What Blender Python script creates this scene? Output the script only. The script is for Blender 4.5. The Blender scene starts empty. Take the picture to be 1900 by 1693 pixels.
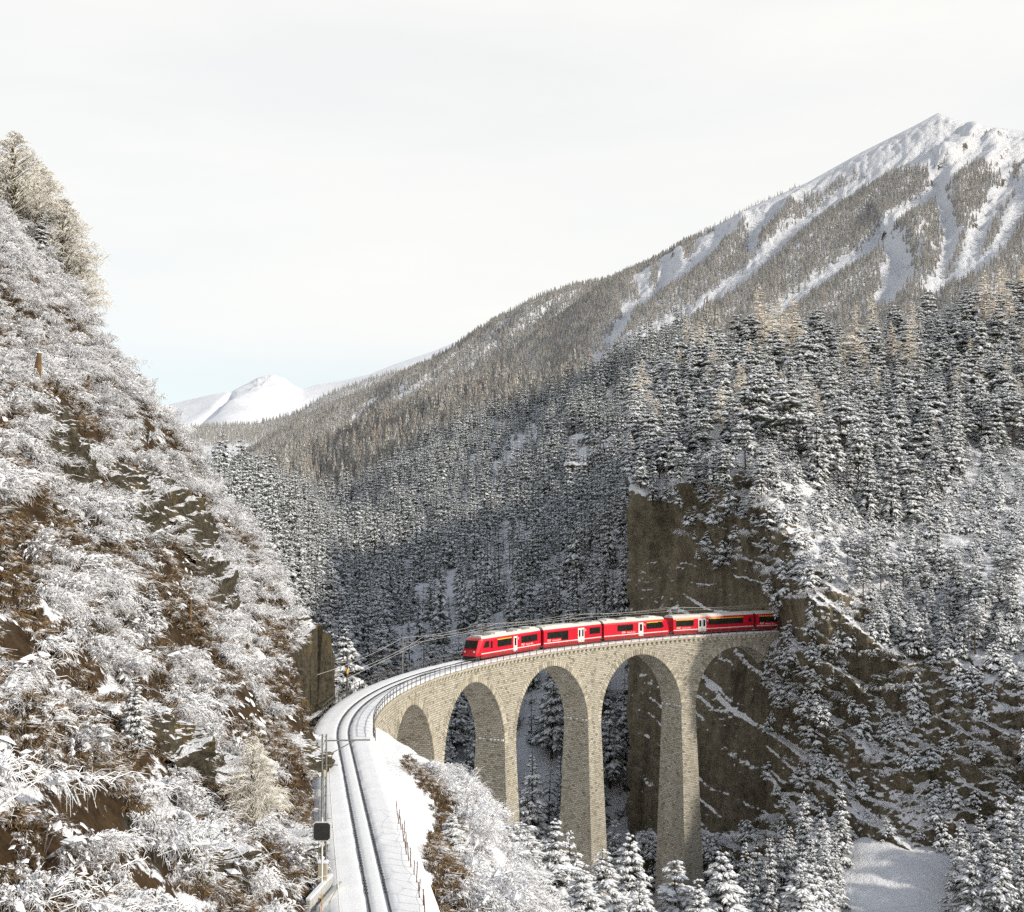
import bpy, math, random
import numpy as np
from mathutils import Vector, Matrix

scene = bpy.context.scene
COL = scene.collection
PI = math.pi
R_ = math.radians

# ------------------------------------------------------------------ camera
CAM_H = 20.65
FOC = 2397.9
PITCH = 0.04699
cam_d = bpy.data.cameras.new('camera')
cam = bpy.data.objects.new('camera', cam_d)
COL.objects.link(cam)
cam.location = (0, 0, CAM_H)
cam.rotation_euler = (PI / 2 + PITCH, 0, 0)
cam_d.sensor_width = 36
cam_d.lens = 36 * FOC / 1900
cam_d.clip_start = 0.5
cam_d.clip_end = 60000
scene.camera = cam

# ------------------------------------------------------------------ light
SUN_EL = 27.0
SUN_DIR = Vector((0.922, -0.387, 0)).normalized() * math.cos(R_(SUN_EL)) + Vector((0, 0, math.sin(R_(SUN_EL))))
sun_d = bpy.data.lights.new('sun', 'SUN')
sun_d.energy = 3.5
sun_d.angle = R_(3.0)
sun_d.color = (1.0, 0.925, 0.80)
sun = bpy.data.objects.new('sun', sun_d)
COL.objects.link(sun)
sun.rotation_euler = SUN_DIR.to_track_quat('Z', 'Y').to_euler()
sun.location = (200, -60, 300)

world = bpy.data.worlds.new('World')
scene.world = world
world.use_nodes = True
wt = world.node_tree
wt.nodes.clear()


def N(t, kind, **k):
    n = t.nodes.new(kind)
    for a, b in k.items():
        setattr(n, a, b)
    return n


def build_world():
    t = wt
    out = N(t, 'ShaderNodeOutputWorld')
    sky = N(t, 'ShaderNodeTexSky', sky_type='NISHITA', sun_disc=False)
    sky.sun_elevation = R_(SUN_EL)
    sky.sun_rotation = math.atan2(SUN_DIR.x, SUN_DIR.y)
    sky.altitude = 1000
    sky.air_density = 1.0
    sky.dust_density = 1.5
    b1 = N(t, 'ShaderNodeBackground')
    b1.inputs['Strength'].default_value = 0.15
    t.links.new(sky.outputs[0], b1.inputs['Color'])
    # thin high cloud veil: even all round, open in a band just above the horizon
    tc = N(t, 'ShaderNodeTexCoord')
    mp = N(t, 'ShaderNodeMapping')
    mp.inputs['Scale'].default_value = (1.0, 1.0, 5.0)
    nz = N(t, 'ShaderNodeTexNoise')
    nz.inputs['Scale'].default_value = 2.2
    nz.inputs['Detail'].default_value = 5
    nz.inputs['Roughness'].default_value = 0.5
    t.links.new(tc.outputs['Generated'], mp.inputs[0])
    t.links.new(mp.outputs[0], nz.inputs['Vector'])
    sep = N(t, 'ShaderNodeSeparateXYZ')
    t.links.new(tc.outputs['Generated'], sep.inputs[0])
    m1 = N(t, 'ShaderNodeMapRange', interpolation_type='SMOOTHSTEP')
    m1.inputs['From Min'].default_value = 0.06
    m1.inputs['From Max'].default_value = 0.16
    m1.inputs['To Min'].default_value = 0.40
    m1.inputs['To Max'].default_value = 0.90
    t.links.new(sep.outputs['Z'], m1.inputs['Value'])
    m2 = N(t, 'ShaderNodeMapRange')
    m2.inputs['From Min'].default_value = 0.35
    m2.inputs['From Max'].default_value = 0.65
    m2.inputs['To Min'].default_value = -0.06
    m2.inputs['To Max'].default_value = 0.06
    t.links.new(nz.outputs['Fac'], m2.inputs['Value'])
    m3 = N(t, 'ShaderNodeMapRange', interpolation_type='SMOOTHSTEP')   # the veil thins overhead
    m3.inputs['From Min'].default_value = 0.40
    m3.inputs['From Max'].default_value = 0.80
    m3.inputs['To Min'].default_value = 0.0
    m3.inputs['To Max'].default_value = -0.58
    t.links.new(sep.outputs['Z'], m3.inputs['Value'])
    add0 = N(t, 'ShaderNodeMath', operation='ADD')
    t.links.new(m2.outputs[0], add0.inputs[0]); t.links.new(m3.outputs[0], add0.inputs[1])
    add = N(t, 'ShaderNodeMath', operation='ADD', use_clamp=True)
    t.links.new(m1.outputs[0], add.inputs[0])
    t.links.new(add0.outputs[0], add.inputs[1])
    b2 = N(t, 'ShaderNodeBackground')
    b2.inputs['Color'].default_value = (0.925, 0.920, 0.885, 1)
    b2.inputs['Strength'].default_value = 1.01
    mx = N(t, 'ShaderNodeMixShader')
    t.links.new(add.outputs[0], mx.inputs[0])
    t.links.new(b1.outputs[0], mx.inputs[1])
    t.links.new(b2.outputs[0], mx.inputs[2])
    t.links.new(mx.outputs[0], out.inputs['Surface'])


build_world()
scene.view_settings.view_transform = 'Standard'
scene.view_settings.look = 'None'
scene.view_settings.exposure = 0.12
scene.view_settings.gamma = 1.0
scene.view_settings.use_curve_mapping = False
scene.render.engine = 'CYCLES'
scene.cycles.max_bounces = 5
scene.cycles.diffuse_bounces = 3
scene.cycles.glossy_bounces = 2
scene.cycles.transmission_bounces = 2
scene.cycles.transparent_max_bounces = 4
scene.cycles.use_denoising = False
scene.cycles.caustics_reflective = False
scene.cycles.caustics_refractive = False
scene.cycles.use_light_tree = False

# ------------------------------------------------------------------ maths helpers
rng = np.random.default_rng(7)
cp, sp = math.cos(PITCH), math.sin(PITCH)


def at(px, py, Y):
    """photo pixel + forward distance -> world point(s)"""
    px = np.asarray(px, float); py = np.asarray(py, float); Y = np.asarray(Y, float)
    a = (px - 950) / FOC; b = -(py - 846.5) / FOC
    dy = cp - b * sp
    dz = sp + b * cp
    k = Y / dy
    return np.stack([a * k, Y + 0 * k, CAM_H + dz * k], -1)


def to_px(P):
    X, Y, Z = P[..., 0], P[..., 1], P[..., 2] - CAM_H
    d = Y * cp + Z * sp; u = -Y * sp + Z * cp
    return np.stack([950 + X / d * FOC, 846.5 - u / d * FOC], -1)


_perm = np.random.default_rng(3).permutation(256)
_perm = np.concatenate([_perm, _perm, _perm])
_grad = np.random.default_rng(4).normal(size=(256, 3))
_grad /= np.linalg.norm(_grad, axis=1)[:, None]


def perlin(P):
    P = np.asarray(P, float)
    i = np.floor(P).astype(int); f = P - i
    u = f * f * f * (f * (f * 6 - 15) + 10)
    i &= 255
    out = 0
    for dx in (0, 1):
        for dy in (0, 1):
            for dz in (0, 1):
                h = _perm[_perm[_perm[(i[..., 0] + dx)] + i[..., 1] + dy] + i[..., 2] + dz]
                g = _grad[h]
                d = f - np.array([dx, dy, dz])
                w = (u[..., 0] if dx else 1 - u[..., 0]) * (u[..., 1] if dy else 1 - u[..., 1]) * (u[..., 2] if dz else 1 - u[..., 2])
                out = out + w * (g * d).sum(-1)
    return out


def fbm(P, octaves=4, ridged=False, gain=0.5):
    s = 0; a = 1.0
    for o in range(octaves):
        n = perlin(P * 2 ** o + 17.3 * o)
        s = s + a * ((1 - 2.6 * np.abs(n)) if ridged else n * 1.6)
        a *= gain
    return s


def tps_fit(pts, vals, lam=1e-3):
    pts = np.asarray(pts, float); vals = np.asarray(vals, float)
    c = pts.mean(0); sc = pts.std()
    q = (pts - c) / sc

    def K(r2):
        return 0.5 * r2 * np.log(r2 + 1e-12)
    n = len(q)
    d2 = ((q[:, None] - q[None]) ** 2).sum(-1)
    A = np.zeros((n + 3, n + 3))
    A[:n, :n] = K(d2) + lam * np.eye(n)
    A[:n, n] = 1; A[:n, n + 1:] = q
    A[n, :n] = 1; A[n + 1:, :n] = q.T
    w = np.linalg.solve(A, np.concatenate([vals, [0, 0, 0]]))

    def ev(p):
        p = (np.asarray(p, float) - c) / sc
        sh = p.shape[:-1]; p = p.reshape(-1, 2)
        out = w[n] + p @ w[n + 1:]
        for k in range(n):
            out = out + w[k] * K(((p - q[k]) ** 2).sum(-1))
        return out.reshape(sh)
    return ev


def inpoly(P, poly):
    x, y = P[..., 0], P[..., 1]
    r = np.zeros(x.shape, bool)
    n = len(poly)
    for i in range(n):
        x0, y0 = poly[i]; x1, y1 = poly[(i + 1) % n]
        if y0 == y1:
            continue
        c = ((y0 > y) != (y1 > y)) & (x < (x1 - x0) * (y - y0) / (y1 - y0) + x0)
        r ^= c
    return r


def polydist(P, line):
    """distance to polyline and signed side (+ right/below of its direction)"""
    best = np.full(P.shape[:-1], 1e9); side = np.zeros(P.shape[:-1]); tt = np.zeros(P.shape[:-1])
    m = len(line) - 1
    for i in range(m):
        a = np.array(line[i], float); b = np.array(line[i + 1], float)
        ab = b - a
        t = np.clip(((P - a) @ ab) / (ab @ ab), 0, 1)
        d = P - a - t[..., None] * ab
        l = np.hypot(d[..., 0], d[..., 1])
        s = ab[0] * d[..., 1] - ab[1] * d[..., 0]
        k = l < best
        best = np.where(k, l, best); side = np.where(k, np.sign(s), side); tt = np.where(k, (i + t) / m, tt)
    return best, side, tt


# ------------------------------------------------------------------ object helpers
def new_mesh(name, V, F, smooth=False, midx=None, uv=None):
    """V (n,3); F list of int arrays (m,k)"""
    V = np.asarray(V, np.float32)
    F = [np.asarray(f, np.int32) for f in (F if isinstance(F, list) else [F]) if len(f)]
    me = bpy.data.meshes.new(name)
    me.vertices.add(len(V)); me.vertices.foreach_set('co', V.ravel())
    tot = sum(f.size for f in F); cnt = sum(len(f) for f in F)
    me.loops.add(tot); me.polygons.add(cnt)
    me.loops.foreach_set('vertex_index', np.concatenate([f.ravel() for f in F]))
    ls = []; o = 0
    for f in F:
        ls.append(o + np.arange(len(f)) * f.shape[1]); o += f.size
    me.polygons.foreach_set('loop_start', np.concatenate(ls).astype(np.int32))
    if midx is not None:
        me.polygons.foreach_set('material_index', np.asarray(midx, np.int32))
    me.polygons.foreach_set('use_smooth', np.full(cnt, bool(smooth)))
    if uv is not None:
        l = me.uv_layers.new(name='UVMap')
        l.data.foreach_set('uv', np.asarray(uv, np.float32).ravel())
    me.update(calc_edges=True)
    return me


def obj(name, me, mats=(), parent=None, loc=None):
    o = bpy.data.objects.new(name, me)
    COL.objects.link(o)
    if me is not None and not isinstance(mats, (list, tuple)):
        mats = [mats]
    if me is not None and not len(me.materials):
        for m in mats:
            me.materials.append(m)
    if parent is not None:
        o.parent = parent
    if loc is not None:
        o.location = loc
    return o


def tag(o, label=None, cat=None, group=None, kind=None):
    if label: o['label'] = label
    if cat: o['category'] = cat
    if group: o['group'] = group
    if kind: o['kind'] = kind
    return o


def empty(name, loc=(0, 0, 0), rz=0.0):
    o = bpy.data.objects.new(name, None)
    COL.objects.link(o)
    o.location = loc; o.rotation_euler = (0, 0, rz)
    o.empty_display_size = 0.3
    return o


class MB:
    """collects simple solids into one mesh"""
    def __init__(s):
        s.V = []; s.F = []; s.n = 0

    def add(s, V, F):
        V = np.asarray(V, float)
        s.V.append(V)
        for f in F:
            s.F.append([i + s.n for i in f])
        s.n += len(V)

    def hexa(s, c):
        """8 corners: bottom 4 then top 4, counter-clockwise seen from above"""
        s.add(c, [(3, 2, 1, 0), (4, 5, 6, 7), (0, 1, 5, 4), (1, 2, 6, 5), (2, 3, 7, 6), (3, 0, 4, 7)])

    def box(s, x0, x1, y0, y1, z0, z1):
        s.hexa([(x0, y0, z0), (x1, y0, z0), (x1, y1, z0), (x0, y1, z0), (x0, y0, z1), (x1, y0, z1), (x1, y1, z1), (x0, y1, z1)])

    def bar(s, a, b, r0, r1=None, sides=6):
        r1 = r0 if r1 is None else r1
        a = Vector(a); b = Vector(b)
        d = (b - a).normalized()
        u = d.orthogonal().normalized(); w = d.cross(u)
        V = []
        for p, r in ((a, r0), (b, r1)):
            for k in range(sides):
                t = 2 * PI * k / sides
                V.append(tuple(p + u * (r * math.cos(t)) + w * (r * math.sin(t))))
        F = [(k, (k + 1) % sides, sides + (k + 1) % sides, sides + k) for k in range(sides)]
        F.append(tuple(range(sides))[::-1]); F.append(tuple(range(sides, 2 * sides)))
        s.add(V, F)

    def prism(s, prof, x0, x1):
        """profile of (y,z) extruded along x"""
        n = len(prof)
        V = [(x0, y, z) for y, z in prof] + [(x1, y, z) for y, z in prof]
        F = [(k, (k + 1) % n, n + (k + 1) % n, n + k) for k in range(n)] + [tuple(range(n))[::-1], tuple(range(n, 2 * n))]
        s.add(V, F)

    def mesh(s, name, smooth=False):
        me = bpy.data.meshes.new(name)
        me.from_pydata(np.concatenate(s.V).tolist(), [], s.F)
        if smooth:
            me.polygons.foreach_set('use_smooth', np.ones(len(me.polygons), bool))
        me.update()
        return me

    def obj(s, name, mat, parent=None, loc=None, smooth=False, bevel=0):
        o = obj(name, s.mesh(name, smooth), mat, parent, loc)
        if bevel:
            b = o.modifiers.new('edge', 'BEVEL'); b.width = bevel; b.segments = 2; b.limit_method = 'ANGLE'
        return o


# ------------------------------------------------------------------ materials
def mat(name, rough=0.85, spec=0.2):
    m = bpy.data.materials.new(name)
    m.use_nodes = True
    b = m.node_tree.nodes['Principled BSDF']
    b.inputs['Roughness'].default_value = rough
    b.inputs['Specular IOR Level'].default_value = spec
    return m, m.node_tree, b


def noise(t, scale, detail=4, rough=0.55, vec=None, dist=0.0):
    n = N(t, 'ShaderNodeTexNoise')
    n.inputs['Scale'].default_value = scale
    n.inputs['Detail'].default_value = detail
    n.inputs['Roughness'].default_value = rough
    n.inputs['Distortion'].default_value = dist
    if vec is not None:
        t.links.new(vec, n.inputs['Vector'])
    return n.outputs['Fac']


def ramp(t, fac, stops, interp='LINEAR'):
    n = N(t, 'ShaderNodeValToRGB')
    n.color_ramp.interpolation = interp
    e = n.color_ramp.elements
    while len(e) < len(stops):
        e.new(0.5)
    for k, (p, c) in enumerate(stops):
        e[k].position = p
        e[k].color = (*c, 1) if len(c) == 3 else c
    t.links.new(fac, n.inputs[0])
    return n.outputs[0]


def mrange(t, v, a, b, c=0.0, d=1.0, smooth=False):
    n = N(t, 'ShaderNodeMapRange')
    if smooth:
        n.interpolation_type = 'SMOOTHSTEP'
    for k, x in zip(('From Min', 'From Max', 'To Min', 'To Max'), (a, b, c, d)):
        n.inputs[k].default_value = x
    t.links.new(v, n.inputs['Value'])
    return n.outputs[0]


def math2(t, op, a, b=None, clamp=False):
    n = N(t, 'ShaderNodeMath', operation=op, use_clamp=clamp)
    for k, v in enumerate((a, b)):
        if v is None:
            continue
        if isinstance(v, (int, float)):
            n.inputs[k].default_value = v
        else:
            t.links.new(v, n.inputs[k])
    return n.outputs[0]


def mix(t, fac, a, b):
    n = N(t, 'ShaderNodeMix', data_type='RGBA')
    for s, v in ((n.inputs[0], fac), (n.inputs[6], a), (n.inputs[7], b)):
        if isinstance(v, (int, float)):
            s.default_value = v
        elif isinstance(v, tuple):
            s.default_value = (*v, 1)
        else:
            t.links.new(v, s)
    return n.outputs[2]


def bump(t, bsdf, h, strength=0.5, dist=0.1):
    n = N(t, 'ShaderNodeBump')
    n.inputs['Strength'].default_value = strength
    n.inputs['Distance'].default_value = dist
    t.links.new(h, n.inputs['Height'])
    t.links.new(n.outputs[0], bsdf.inputs['Normal'])


def coords(t, scale=None, kind='Object'):
    tc = N(t, 'ShaderNodeTexCoord')
    o = tc.outputs[kind]
    if scale is not None:
        m = N(t, 'ShaderNodeMapping')
        m.inputs['Scale'].default_value = scale
        t.links.new(o, m.inputs[0])
        o = m.outputs[0]
    return o


def normal_z(t):
    g = N(t, 'ShaderNodeNewGeometry')
    s = N(t, 'ShaderNodeSeparateXYZ')
    t.links.new(g.outputs['Normal'], s.inputs[0])
    return s.outputs['Z']


SNOW = (0.80, 0.81, 0.84)


def plain(name, col, rough=0.6, var=0.12, scale=6.0, spec=0.3, metal=0.0):
    m, t, b = mat(name, rough, spec)
    f = noise(t, scale, 3, 0.6, coords(t))
    c0 = tuple(max(0, x * (1 - var)) for x in col); c1 = tuple(min(1, x * (1 + var)) for x in col)
    t.links.new(ramp(t, f, [(0.3, c0), (0.7, c1)]), b.inputs['Base Color'])
    b.inputs['Metallic'].default_value = metal
    return m


def m_snow(name='snow', tone=SNOW, speck=0.0, bscale=2.0, bs=0.4):
    m, t, b = mat(name, 0.8, 0.15)
    co = coords(t)
    f = noise(t, 0.7, 5, 0.6, co)
    c = ramp(t, f, [(0.3, tuple(x * 0.95 for x in tone)), (0.7, tone)])
    if speck:
        s = noise(t, 3.2, 5, 0.75, co)
        c = mix(t, mrange(t, s, 0.66, 0.74, 0, speck), c, (0.10, 0.085, 0.06))
    t.links.new(c, b.inputs['Base Color'])
    h = noise(t, bscale, 6, 0.65, co)
    bump(t, b, h, bs, 0.25)
    return m


def m_terrain(name, rock, snow_lo, snow_hi, nscale, earth=None, earth_bias=0.5, streak=False, bdist=0.4, ochre=None, zone=None):
    """rock and earth with snow lying where the surface is flat enough"""
    m, t, b = mat(name, 0.9, 0.1)
    co = coords(t)
    n1 = noise(t, nscale, 6, 0.65, co)
    n2 = noise(t, nscale * 6, 5, 0.7, co)
    if streak:
        st = noise(t, nscale * 2.5, 6, 0.65, coords(t, (1, 1, 0.16)))
        st = math2(t, 'ADD', st, mrange(t, n2, 0.3, 0.7, -0.14, 0.14))
        st = math2(t, 'ADD', st, mrange(t, noise(t, nscale * 30, 4, 0.75, co), 0.3, 0.7, -0.14, 0.14))
        base = ramp(t, st, [(0.28, tuple(x * 0.38 for x in rock)), (0.5, rock), (0.75, tuple(x * 1.7 for x in rock))])
    else:
        base = ramp(t, n2, [(0.28, tuple(x * 0.4 for x in rock)), (0.52, rock), (0.78, tuple(x * 1.7 for x in rock))])
    if ochre:
        o = noise(t, nscale * 0.8, 4, 0.6, coords(t, (1, 1, 0.45)))
        base = mix(t, mrange(t, o, 0.58, 0.72, 0, 0.8), base, ochre)
    if earth:
        e2 = ramp(t, n2, [(0.3, tuple(x * 0.35 for x in earth)), (0.55, earth), (0.8, tuple(min(1, x * 1.5) for x in earth))])
        nz0 = normal_z(t)
        ef = math2(t, 'ADD', mrange(t, n1, 0.35, 0.65, -0.5, 0.5), mrange(t, nz0, 0.25, 0.6, -0.3, 0.5))
        base = mix(t, mrange(t, ef, -0.1, 0.15), base, e2)
    nz = normal_z(t)
    k = math2(t, 'ADD', nz, mrange(t, n1, 0.3, 0.7, -0.22, 0.22))
    n3 = noise(t, nscale * 14, 4, 0.7, co)
    k = math2(t, 'ADD', k, mrange(t, n3, 0.3, 0.7, -0.16, 0.16))
    if zone:
        at_ = N(t, 'ShaderNodeAttribute'); at_.attribute_name = zone
        k = math2(t, 'ADD', k, at_.outputs['Fac'])
    sf = mrange(t, k, snow_lo, snow_hi, 0, 1, True)
    t.links.new(mix(t, sf, base, SNOW), b.inputs['Base Color'])
    bump(t, b, math2(t, 'ADD', n2, math2(t, 'MULTIPLY', n3, 0.5)), 0.9, bdist)
    return m


def m_frost(name, dark, lo=-0.15, hi=0.2, tone=SNOW, var=0.25):
    """twigs and needles with snow on whatever faces up"""
    m, t, b = mat(name, 0.85, 0.1)
    co = coords(t)
    n = noise(t, 3.0, 4, 0.6, co)
    k = math2(t, 'ADD', normal_z(t), mrange(t, n, 0.3, 0.7, -var, var))
    oi = N(t, 'ShaderNodeObjectInfo')
    dk = ramp(t, oi.outputs['Random'], [(0, tuple(x * 0.7 for x in dark)), (1, tuple(x * 1.4 for x in dark))])
    t.links.new(mix(t, mrange(t, k, lo, hi), dk, tone), b.inputs['Base Color'])
    return m


def m_masonry():
    m, t, b = mat('viaduct_limestone', 0.9, 0.15)
    tc = N(t, 'ShaderNodeTexCoord')
    uv = tc.outputs['UV']
    ds = N(t, 'ShaderNodeTexNoise'); ds.inputs['Scale'].default_value = 1.3; ds.inputs['Detail'].default_value = 2
    t.links.new(uv, ds.inputs['Vector'])
    vm = N(t, 'ShaderNodeVectorMath', operation='MULTIPLY_ADD')
    t.links.new(ds.outputs['Color'], vm.inputs[0]); vm.inputs[1].default_value = (0.25, 0.12, 0); t.links.new(uv, vm.inputs[2])
    br = N(t, 'ShaderNodeTexBrick')
    br.offset = 0.5; br.squash = 1.0
    br.inputs['Scale'].default_value = 1.0
    br.inputs['Mortar Size'].default_value = 0.035
    br.inputs['Mortar Smooth'].default_value = 0.3
    br.inputs['Bias'].default_value = 0.0
    br.inputs['Brick Width'].default_value = 0.58
    br.inputs['Row Height'].default_value = 0.29
    br.inputs['Color1'].default_value = (0, 0, 0, 1); br.inputs['Color2'].default_value = (1, 1, 1, 1)
    br.inputs['Mortar'].default_value = (0.5, 0.5, 0.5, 1)
    t.links.new(vm.outputs[0], br.inputs['Vector'])
    stone = ramp(t, br.outputs['Color'], [(0.0, (0.17, 0.15, 0.115)), (0.08, (0.37, 0.335, 0.265)), (0.4, (0.52, 0.48, 0.40)), (0.8, (0.58, 0.545, 0.465)), (1.0, (0.65, 0.615, 0.535))])
    fine = noise(t, 5.0, 5, 0.7, coords(t))
    stone = mix(t, mrange(t, fine, 0.35, 0.7, 0, 0.45), stone, (0.25, 0.225, 0.175))
    # damp and soot grow towards the feet of the piers
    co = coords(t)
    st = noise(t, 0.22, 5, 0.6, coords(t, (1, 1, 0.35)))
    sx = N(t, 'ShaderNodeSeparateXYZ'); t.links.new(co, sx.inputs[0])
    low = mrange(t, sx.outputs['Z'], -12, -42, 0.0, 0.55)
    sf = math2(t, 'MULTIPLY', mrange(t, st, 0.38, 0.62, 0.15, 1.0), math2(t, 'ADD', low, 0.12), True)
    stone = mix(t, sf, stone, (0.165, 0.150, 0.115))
    wk = noise(t, 0.5, 6, 0.7, coords(t, (1, 1, 0.10)))
    stone = mix(t, mrange(t, wk, 0.55, 0.72, 0, 0.45), stone, (0.20, 0.185, 0.15))
    c = mix(t, math2(t, 'MULTIPLY', br.outputs['Fac'], 0.75), stone, (0.16, 0.142, 0.11))
    t.links.new(c, b.inputs['Base Color'])
    h = math2(t, 'SUBTRACT', math2(t, 'MULTIPLY', fine, 0.5), br.outputs['Fac'])
    bump(t, b, h, 0.8, 0.08)
    return m


M = {}
M['snow'] = m_snow()
M['track_snow'] = m_snow('trackside_snow', speck=0.06, bscale=3.0, bs=0.12, tone=(0.86, 0.87, 0.89))
M['rock'] = m_terrain('left_slope_ground', (0.058, 0.050, 0.037), 0.66, 0.78, 0.16, earth=(0.060, 0.038, 0.020), bdist=0.5, ochre=(0.26, 0.175, 0.065), zone='snowfall')
M['cliff'] = m_terrain('cliff_rock', (0.138, 0.118, 0.084), 0.44, 0.58, 0.09, streak=True, bdist=1.2, ochre=(0.19, 0.128, 0.06))
M['valley'] = m_terrain('valley_floor_snow', (0.060, 0.055, 0.042), 0.52, 0.72, 0.06, bdist=1.5)
M['mountain'] = m_terrain('mountain_snow', (0.13, 0.112, 0.092), 0.42, 0.56, 0.013, bdist=12.0)
M['far'] = m_terrain('far_mountain_snow', (0.30, 0.29, 0.29), -0.25, -0.10, 0.002, bdist=10.0)
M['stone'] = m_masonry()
M['voussoir'] = plain('ring_stone', (0.50, 0.44, 0.31), 0.9, 0.3, 1.2, 0.1)
M['corbel'] = plain('corbel_stone', (0.58, 0.55, 0.47), 0.9, 0.2, 1.0, 0.1)
M['coping'] = plain('coping_stone', (0.40, 0.36, 0.28), 0.9, 0.25, 2.0, 0.1)
M['needle'] = m_frost('spruce_needles', (0.062, 0.070, 0.049), 0.65, 1.20, SNOW, 0.25)
M['tree_snow'] = plain('snow_on_boughs', SNOW, 0.8, 0.05, 2.0, 0.1)
M['bark'] = m_frost('spruce_bark', (0.07, 0.05, 0.035), 0.5, 0.8)
M['frost_twig'] = m_frost('frosted_twigs', (0.10, 0.075, 0.05), -0.15, 0.20)
M['frost_bare'] = m_frost('half_bare_twigs', (0.085, 0.06, 0.04), 0.05, 0.45)
M['frost_warm'] = m_frost('frosted_birch_twigs', (0.15, 0.11, 0.06), -0.25, 0.15, (0.80, 0.77, 0.70))
M['frost_larch'] = m_frost('frosted_larch_twigs', (0.26, 0.175, 0.10), -0.05, 0.45, (0.84, 0.79, 0.70))
M['far_tree'] = m_frost('far_spruce', (0.070, 0.062, 0.047), -0.08, 0.52, (0.78, 0.76, 0.73), 0.4)
M['far_larch'] = m_frost('far_larch', (0.24, 0.175, 0.12), 0.0, 0.50, SNOW, 0.4)
M['steel'] = plain('rail_steel', (0.035, 0.030, 0.028), 0.45, 0.2, 3.0, 0.5, 0.6)
M['sleeper'] = plain('sleeper_wood', (0.045, 0.036, 0.028), 0.9, 0.3, 4.0)
M['galv'] = plain('galvanised_mast', (0.22, 0.22, 0.20), 0.6, 0.2, 2.0, 0.4, 0.3)
M['railing'] = plain('railing_iron', (0.12, 0.11, 0.10), 0.6, 0.25, 2.0, 0.4, 0.3)
M['wire'] = plain('frosted_wire', (0.55, 0.54, 0.52), 0.7, 0.1)
M['rust'] = plain('rusty_post', (0.12, 0.055, 0.035), 0.9, 0.35, 3.0)
M['white'] = plain('white_paint', (0.75, 0.75, 0.73), 0.6, 0.06)
M['black'] = plain('black_board', (0.030, 0.030, 0.030), 0.6, 0.3)
M['concrete'] = plain('concrete', (0.44, 0.44, 0.42), 0.9, 0.2, 2.0)
M['cabinet'] = plain('beige_cabinet', (0.45, 0.40, 0.31), 0.6, 0.1)
M['orange'] = plain('orange_marker', (0.75, 0.16, 0.02), 0.6, 0.1)
M['wood'] = plain('weathered_wood', (0.15, 0.095, 0.05), 0.9, 0.3, 3.0)
M['hutwood'] = plain('hut_boards', (0.10, 0.08, 0.06), 0.9, 0.3, 1.0)
M['red'] = plain('train_red', (0.56, 0.006, 0.026), 0.35, 0.05, 0.5, 0.5)
M['dark_red'] = plain('train_skirt_red', (0.30, 0.012, 0.014), 0.5, 0.2, 1.0, 0.4)
M['roof'] = plain('train_roof_snow', (0.62, 0.60, 0.55), 0.7, 0.12, 1.0)
M['roofbox'] = plain('roof_equipment', (0.20, 0.19, 0.17), 0.6, 0.2, 1.5)
M['glass'] = plain('tinted_glass', (0.018, 0.018, 0.016), 0.15, 0.3, 1.0, 0.5)
M['yellow'] = plain('first_class_yellow', (0.75, 0.45, 0.02), 0.5, 0.05)
M['gangway'] = plain('gangway_rubber', (0.02, 0.02, 0.02), 0.8, 0.3)
M['bogie'] = plain('bogie_iron', (0.035, 0.03, 0.027), 0.8, 0.3)
M['doorwhite'] = plain('door_white', (0.72, 0.72, 0.68), 0.4, 0.05)
M['lamp'] = plain('lamp_lens', (0.7, 0.65, 0.5), 0.2, 0.05)

# ------------------------------------------------------------------ track alignment
CX, CY, RC = 91.10, 137.216, 107.924
TH1 = -0.165
TH0 = 0.199
PITCHM = 23.34
ARCH_R = 10.0
CROWN_Z = -2.2
SPRING_Z = CROWN_Z - ARCH_R
TH_PORTAL = 1.150


def path(s, off=0.0):
    """point at chainage s, off metres to the inner (right) side"""
    s = np.asarray(s, float)
    th = np.maximum(s / RC, TH1)
    n = np.stack([np.cos(th), -np.sin(th)], -1)
    tdir = np.stack([np.sin(th), np.cos(th)], -1)
    p = np.stack([CX - RC * np.cos(th), CY + RC * np.sin(th)], -1)
    ex = np.minimum(s - TH1 * RC, 0)
    return p + tdir * ex[..., None] + n * np.asarray(off)[..., None] if np.ndim(off) else p + tdir * ex[..., None] + n * off


def path_off(X, Y):
    """chainage and offset of plan points"""
    dx = X - CX; dy = Y - CY
    th = np.arctan2(dy, -dx)
    r = np.hypot(dx, dy)
    on = th > TH1
    t0 = np.array([CX - RC * math.cos(TH1), CY + RC * math.sin(TH1)])
    d = np.array([math.sin(TH1), math.cos(TH1)]); n = np.array([math.cos(TH1), -math.sin(TH1)])
    s2 = TH1 * RC + (X - t0[0]) * d[0] + (Y - t0[1]) * d[1]
    o2 = (X - t0[0]) * n[0] + (Y - t0[1]) * n[1]
    return np.where(on, th * RC, s2), np.where(on, RC - r, o2)


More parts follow.
